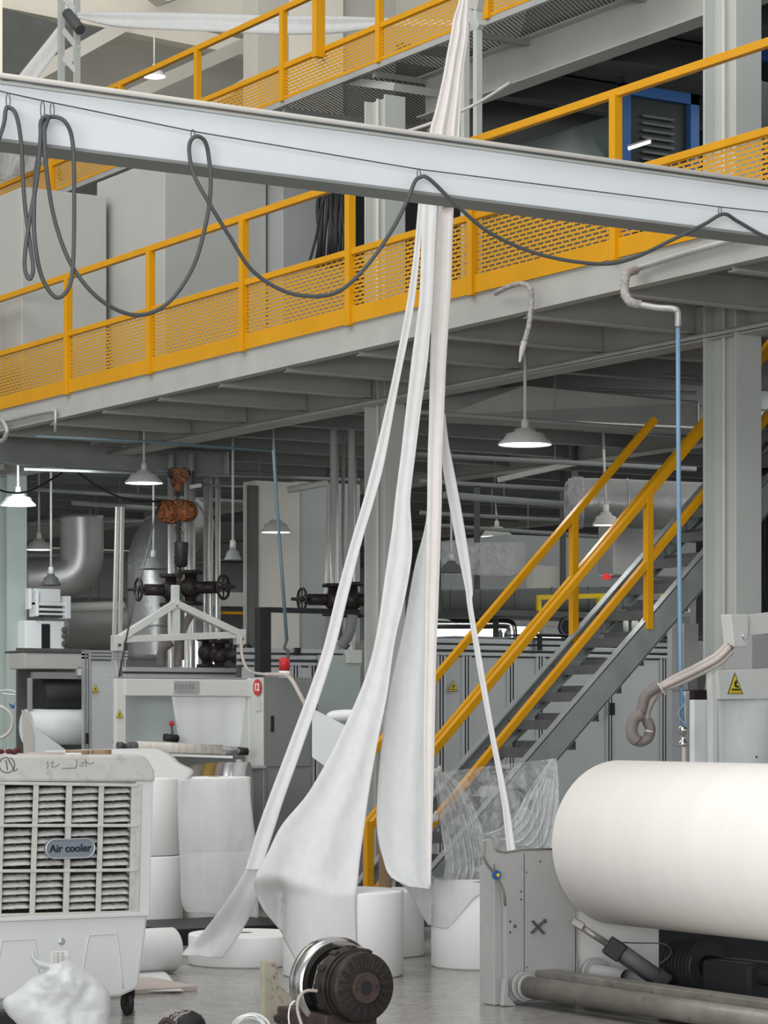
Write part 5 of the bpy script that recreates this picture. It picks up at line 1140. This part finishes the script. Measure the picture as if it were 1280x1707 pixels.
for i, (px, w_, top_, bot) in enumerate(((312, 10, 862, 1075), (322, 7, 838, 1090), (344, 10, 838, 1080), (352, 6, 838, 1080), (363, 9, 838, 1085))):
    d = 27.9+0.1*i
    tag(B().cyl(Vector((P(px, bot, d).x, P(px, bot, d).y, 0.0)), Vector((P(px, bot, d).x, P(px, bot, d).y, 4.26)), w_/2/157, 16).build('chrome_pipe', 'steam'), ['leftmost of the shiny steam pipes by the hoist chain', 'second shiny steam pipe from the hoist chain', 'third shiny steam pipe from the hoist chain', 'thin fourth shiny steam pipe right of the hoist chain', 'rightmost of the shiny steam pipes by the hoist chain'][i], 'pipe', 'shiny steam pipes')
for i, (px, w_) in enumerate(((560, 9), (572, 6), (585, 10), (592, 5))):
    d = 25.5+0.1*i
    tag(B().cyl(Vector((P(px, 800, d).x, P(px, 800, d).y, 0)), Vector((P(px, 800, d).x, P(px, 800, d).y, 4.26)), w_/2/172, 14).build('chrome_pipe', 'steam' if i % 2 == 0 else 'galv'), ['leftmost steam pipe beside the middle column', 'thin second steam pipe beside the middle column', 'third steam pipe, nearly touching the middle column', 'thin steam pipe against the middle column'][i], 'pipe', 'steam pipes by the middle column')
def valve(label, px, py, d, s=1.0, wheel=1):
    t = thing('gate_valve', label, 'valve', P(px, py+12, d))
    c = P(px, py, d)
    b = B(); b.sphere(c, 0.09*s, 14); b.lathe(c-Z*0.14*s, Z, [(0, 0.001), (0, 0.10*s), (0.03*s, 0.10*s), (0.03*s, 0.05*s), (0.25*s, 0.05*s), (0.25*s, 0.1*s), (0.28*s, 0.1*s), (0.28*s, 0.001)], 16); b.build('body', 'valve', t)
    dr = RT*wheel*0.9-FW*0.44
    b = B(); b.cyl(c, c+dr*0.24*s, 0.05*s, 12); b.cyl(c, c+dr*0.4*s, 0.015*s, 8); b.build('stem', 'valve', t)
    B().cyl(Vector((c.x, c.y, 0)), Vector((c.x, c.y, 4.27 if py < 1050 else c.z+0.1)), 0.035, 12).build('riser', 'steam', t)
    wc = c+dr*0.3*s; b = B(); b.torus(wc, dr, 0.095*s, 0.011*s, 26, 8)
    a = Z; e = dr.cross(Z).normalized()
    for k in range(6): an = PI*k/3; v = (a*math.cos(an)+e*math.sin(an))*0.095*s; b.cyl(wc, wc+v, 0.007*s, 6)
    b.build('handwheel', 'valve', t)
valve('black gate valve with handwheel turned left, by the spreader eye', 285, 984, 27.5, 1.2, -1)
valve('black gate valve with handwheel turned right, by the shiny pipes', 318, 980, 27.5, 1.3, 1)
valve('black gate valve low behind the spreader bar, left one', 345, 1088, 27.5, 1.1, 1)
valve('black gate valve low behind the spreader bar, right one', 366, 1092, 27.3, 1.1, 1)
valve('black gate valve above the dark frame by the leftmost cloth strip', 556, 1000, 25.2, 1.1, -1)
valve('black gate valve hidden between cloth strip and middle column', 586, 1000, 25.2, 1.2, 1)
duct('curved_hose', 'grey curved hose behind the spreader bar, left one', [P(286, 1070, 27), P(270, 1085, 27), P(268, 1110, 27)], 0.045, 'hose', 'hose', seg=12)
duct('curved_hose', 'grey curved hose rising behind the spreader bar, right one', [P(318, 1025, 27), P(305, 1050, 27), P(298, 1085, 27), P(296, 1110, 27)], 0.04, 'hose', 'hose', seg=12)
duct('curved_hose', 'dark hose bent behind the dark frame, left of the middle column', [P(588, 1025, 24.8), P(582, 1055, 24.8), P(568, 1078, 24.8)], 0.05, 'grey_m', 'hose', seg=12)
duct('curved_hose', 'dark hose crossing behind the leftmost cloth strip', [P(566, 1030, 24.9), P(566, 1060, 24.9), P(580, 1080, 24.9)], 0.03, 'grey_d', 'hose', seg=12)
for px, lb in ((184, 'left of the two tall thin grey posts behind the control cable'), (196, 'right of the two tall thin grey posts behind the control cable')):
    tag(B().bar(P(px-3, 1430, 27.6), P(px+12 if px == 184 else px+8, 845, 27.6), 0.035, 0.035, X).build('thin_post', 'grey'), lb, 'post', 'thin grey posts')
tag(B().box(P(425, 1085, 27.5), P(479, 808, 28.0)).build('wall_cladding', 'cpanel'), 'cream wall panel behind the grey pendant lamp', 'panel')
tag(B().box(P(479, 1085, 28.0), P(600, 808, 28.3)).build('grey_wall_panel', 'gpanel'), 'grey ribbed wall panel left of the middle column', 'panel')
t = thing('round_pipe', 'dull grey pipe bending down beside the ribbed wall panel', 'pipe', P(540, 1080, 26.5))
B().tube([P(480, 817, 26.6), P(545, 805, 26.5), P(551, 812, 26.5), P(548, 940, 26.5), P(541, 1080, 26.5)], 0.035, 10).build('pipe', 'grey', t)
tag(B().box(P(415, 1085, 27.4), P(427, 810, 27.5)).build('dark_post', 'grey_d'), 'dark square post left of the cream wall panel', 'post')
t = thing('back_machine', 'far machine with yellow rail seen right of the shiny pipes', 'machine', P(395, 1070, 31))
B().box(P(368, 1010, 31), P(412, 990, 31.5)).build('tray', 'white2', t); B().box(P(368, 1024, 31), P(414, 1020, 31.1)).build('yellow_rail', 'yellow', t); B().box(Vector((P(375, 1060, 31.2).x, P(375, 1060, 31.2).y, 0)), P(414, 1004, 31.5)).build('body', 'grey_d', t)
# conduits level under the ceiling (run along the joists)
for i, (px0, py0, px1, py1, d, r, lb) in enumerate(((40, 782, 600, 800, 27.5, .02, 'upper level conduit crossing behind the hoist'), (40, 815, 420, 838, 30, .03, 'level conduit behind the hoist housing'), (120, 838, 280, 850, 31, .04, 'short bright tray behind the hoist cable'), (50, 873, 270, 868, 32, .03, 'curving pipe above the small left lamps'), (40, 925, 240, 928, 34, .04, 'low level pipe above the elbow duct'), (320, 808, 545, 815, 28, .02, 'conduit from hoist beam to the wall panels'),
    (690, 686, 1160, 722, 21.4, .025, 'bright level pipe under the box duct, upper right'), (690, 758, 1160, 782, 26, .03, 'level pipe behind the central pendant lamp'), (700, 802, 950, 816, 28, .025, 'level pipe left of the foil duct, upper one'), (740, 825, 940, 842, 29, .05, 'thick level pipe left of the foil duct'), (700, 855, 940, 868, 30, .03, 'level pipe left of the foil duct, lower one'), (720, 875, 1040, 898, 32, .03, 'faint low pipe behind the two right lamps'),
    (690, 642, 1160, 655, 22, .02, 'thin pipe above the central pendant lamp'), (900, 612, 1160, 630, 21.5, .02, 'thin pipe along the joist by the large column'))):
    m0 = P((px0+px1)/2, (py0+py1)/2, d*1.01)
    tag(B().cyl(P(px0, py0, d), P(px1, py1, d*1.02), r*0.8, 10).cyl(m0, Vector((m0.x, m0.y, 4.49)), 0.007, 6).build('conduit', 'grey_m'), lb, 'pipe')
for i, (px, a, c, d, lb) in enumerate(((795, 875, 985, 30, 'hanging dark post below the middle right lamp'), (938, 878, 985, 30, 'hanging grey post behind the far stair rail'), (958, 850, 1000, 28, 'dark post behind the far stair rail post'), (548, 830, 900, 30, 'short dark hanger left of the middle column'))):
    tag(B().bar(Vector((P(px, a, d).x, P(px, a, d).y, 4.48)), P(px, c, d), 0.05, 0.05, X).build('hanger_post', 'grey_d'), lb, 'post')
tag(B().bar(P(830, 800, 27.5), P(960, 772, 27.2), 0.05, 0.05).build('tray_brace', 'grey'), 'slanting cable tray in front of the ceiling pipes', 'tray')
# box duct and big foil duct upper right
t = thing('box_duct', 'flat grey sheet duct under the mezzanine behind the central lamp', 'duct', P(950, 690, 22.5))
B().prism([P(740, 660, 22.3), P(870, 642, 22), P(1165, 668, 22), P(1165, 715, 21.9), P(740, 694, 22.2)], FW*0.5).build('sheet', 'duct', t, bevel=0.02)
t = duct('foil_duct', 'large horizontal foil duct behind the stair handrails', [P(948, 838, 27), P(1000, 838, 27), P(1100, 842, 27), P(1250, 848, 27)], 0.25, 'foil', rings=3)
B().lathe(P(955, 838, 26.95), RT, [(-0.08, 0.001), (-0.08, 0.2), (0, 0.27), (0.1, 0.265)], 28).build('wrapped_end', 'film2', t)
tag(B().box(P(1022, 960, 27.5), P(1108, 882, 28.2)).build('duct_box', 'duct', bevel=0.02), 'grey square duct box below the large foil duct', 'duct')
strip('wrapped_duct', 'film wrapped duct hanging behind the right cloth strips', [(735, 905, 880, 903), (733, 925, 878, 930), (736, 945, 872, 950), (738, 958, 850, 960)], 'film2', 0.02, 5, 0, n=20, dfun=lambda y: 29, crinkle=0.06, cat='duct')
for p_, tt_ in ((P(150, 1012, 32.2), t_), (P(165, 1040, 33.3), t0_)): B().cyl(p_, Vector((p_.x, p_.y, 4.4)), 0.012, 6).build('hanger_rod', 'grey_m', tt_)
tag(B().box(P(735, 1062, 33)*1.0-Z*2.6, P(1160, 905, 33.3)).build('rear_cladding', 'gpanel'), 'grey rear wall panelling behind the staircase', 'panel')
tag(B().box(Vector((P(878, 986, 30).x, P(878, 986, 30).y, 0)), P(936, 944, 30.1)).build('cream_board', 'cpanel'), 'cream board seen between the yellow stair rails', 'board')
t = duct('black_hose', 'thick black ribbed duct lying level behind the stair rails', [P(735, 1006, 27), P(830, 1005, 27), P(950, 1002, 27), P(1060, 1000, 27)], 0.14, 'grey_d', 'duct', rings=6)
tag(B().box(P(725, 1031, 26), P(1115, 1024, 26.4)).build('long_shelf', 'cable'), 'long dark shelf under the black ribbed duct', 'shelf')
t = thing('steel_pipe', 'bright steel pipe bending down under the long dark shelf', 'pipe', P(850, 1060, 25.9))
B().tube(smooth_path([P(650, 1040, 25.8), P(720, 1040, 25.8), P(800, 1040, 25.8), P(845, 1040, 25.8), P(853, 1048, 25.8), P(854, 1066, 25.8)]), 0.05, 14).build('pipe', 'chrome', t)
tag(B().box(P(725, 1066, 28), P(935, 1046, 28.05)).build('lit_window', 'bright'), 'bright lit strip window between shelf and enclosure', 'window')
for px, w_, lb in ((834, 8, 'small white bottle under the bright steel pipe'), (845, 10, 'larger white bottle under the bright steel pipe')):
    tag(B().lathe(P(px, 1066, 26.2), Z, [(0, .001), (0, w_/340), (0.06, w_/340), (0.09, .01), (0.1, .01), (0.1, .001)], 12).build('bottle', 'white2'), lb, 'bottle')
tag(B().box(P(824, 1070, 25.7), P(829, 1031, 25.75)).build('shelf_leg', 'cable'), 'dark leg under the long shelf', 'leg')
tag(B().box(P(906, 1060, 26), P(931, 1045, 26.2)).build('white_box', 'bwhite', bevel=0.01), 'white box beside the black fan behind the stair', 'box')
t = thing('blower_fan', 'round black blower behind the yellow stair post', 'fan', P(950, 1062, 25.5))
b = B(); b.lathe(P(948, 1046, 25.5), -FW, [(0, .001), (0, .1), (.08, .11), (.1, .08), (.1, .03), (.12, .03), (.12, .001)], 24); b.build('housing', 'black', t)
B().torus(P(948, 1046, 25.35), FW, 0.08, 0.012).build('guard_ring', 'cable', t)
t = thing('yellow_guard', 'bright yellow angle guard frame behind the stair rails', 'guard', P(940, 1035, 25.6))
b = B(); b.bar(P(895, 996, 25.6), P(1012, 993, 25.6), 0.04, 0.045); b.build('top_bar', 'yellow_b', t)
b = B(); b.bar(P(898, 993, 25.6), P(898, 1022, 25.6), 0.04, 0.035, X); b.build('left_leg', 'yellow_b', t)
B().bar(P(1000, 994, 25.6), P(1000, 1016, 25.6), 0.05, 0.05, X).build('right_leg', 'yellow_b', t)
tag(B().bar(P(1106, 990, 25.6), P(1106, 1012, 25.6), 0.04, 0.05, X).build('yellow_stub', 'yellow_b'), 'short bright yellow stub right of the near stair post', 'stub')
t = thing('red_lever', 'red lever pointing right behind the stair stringer', 'lever', P(1020, 963, 26))
B().prism([P(1003, 966, 26), P(1006, 955, 26), P(1022, 960, 26), P(1020, 966, 26)], FW*0.03).build('handle', 'red', t); B().bar(P(1018, 962, 26), P(1070, 957, 26), 0.015, 0.02).build('rod', 'rust2', t)
t = thing('rear_machine', 'grey machine tops glimpsed between the stair treads', 'machine', P(1050, 1030, 29))
B().box(Vector((P(985, 1050, 28).x, P(985, 1050, 28).y, 0)), P(1150, 1028, 28.4)).build('base', 'grey_m', t); B().prism([P(1045, 1018, 27.5), P(1062, 1000, 27.5), P(1120, 1000, 27.5), P(1130, 1018, 27.5)], FW*.3).build('top', 'grey_d', t); B().box(P(1040, 1020, 27.4), P(1150, 1015, 27.5)).build('white_edge', 'white2', t)
t = thing('rear_machine', 'pale machine frame between long enclosure and large column', 'machine', P(1140, 1240, 20.5))
B().box(P(1120, 1515, 20.6), P(1128, 1040, 20.7)).build('post', 'alu', t); B().box(P(1140, 1150, 20.6), P(1160, 1040, 20.7)).build('panel', 'white2', t); B().box(P(1112, 1150, 20.5), P(1160, 1140, 20.6)).build('shelf', 'alu', t); B().box(P(1112, 1515, 20.8), P(1160, 1150, 20.9)).build('back', 'grey_d', t)
# back wall lower part and its bright windows
struct(B().box((-42.3, 8, 0), (-42.02, 39.9, 4.48)).build('wall_left', 'gpanel'))
for i, (px0, px1, py0, py1, lb) in enumerate(((305, 330, 1060, 1112, 'bright far window seen between the steam valves'), (366, 376, 1025, 1060, 'narrow bright far window right of the shiny pipes'), (348, 358, 1094, 1114, 'tiny bright far window among the low valves'))):
    tag(B().box(XP(px0, py1, -41.98), XP(px1, py0, -41.95)).build('far_window', 'bright'), lb, 'window')

# small marks on the greenish column
t = thing('tape_mark', 'blue tape scrap stuck on the greenish left column', 'tape', P(20, 1178, 28.6))
B().prism([P(14, 1172, 28.7), P(23, 1176, 28.7), P(25, 1170, 28.7), P(24, 1182, 28.7), P(18, 1180, 28.7)], FW*0.01).build('scrap', 'bluef', t)
tag(B().tube(smooth_path([P(-2, 1152, 28.6), P(14, 1150, 28.6), P(28, 1154, 28.6), P(40, 1158, 28.6), P(24, 1158, 28.6), P(2, 1156, 28.6)]), 0.008, 6).build('binding_wire', 'alu'), 'wire wound round the greenish left column', 'wire')
tag(B().torus(P(-6, 1204, 27.8), FW, 0.17, 0.018).build('hose_loop', 'cpanel'), 'cream hose loop at the left edge above the cooler', 'hose')
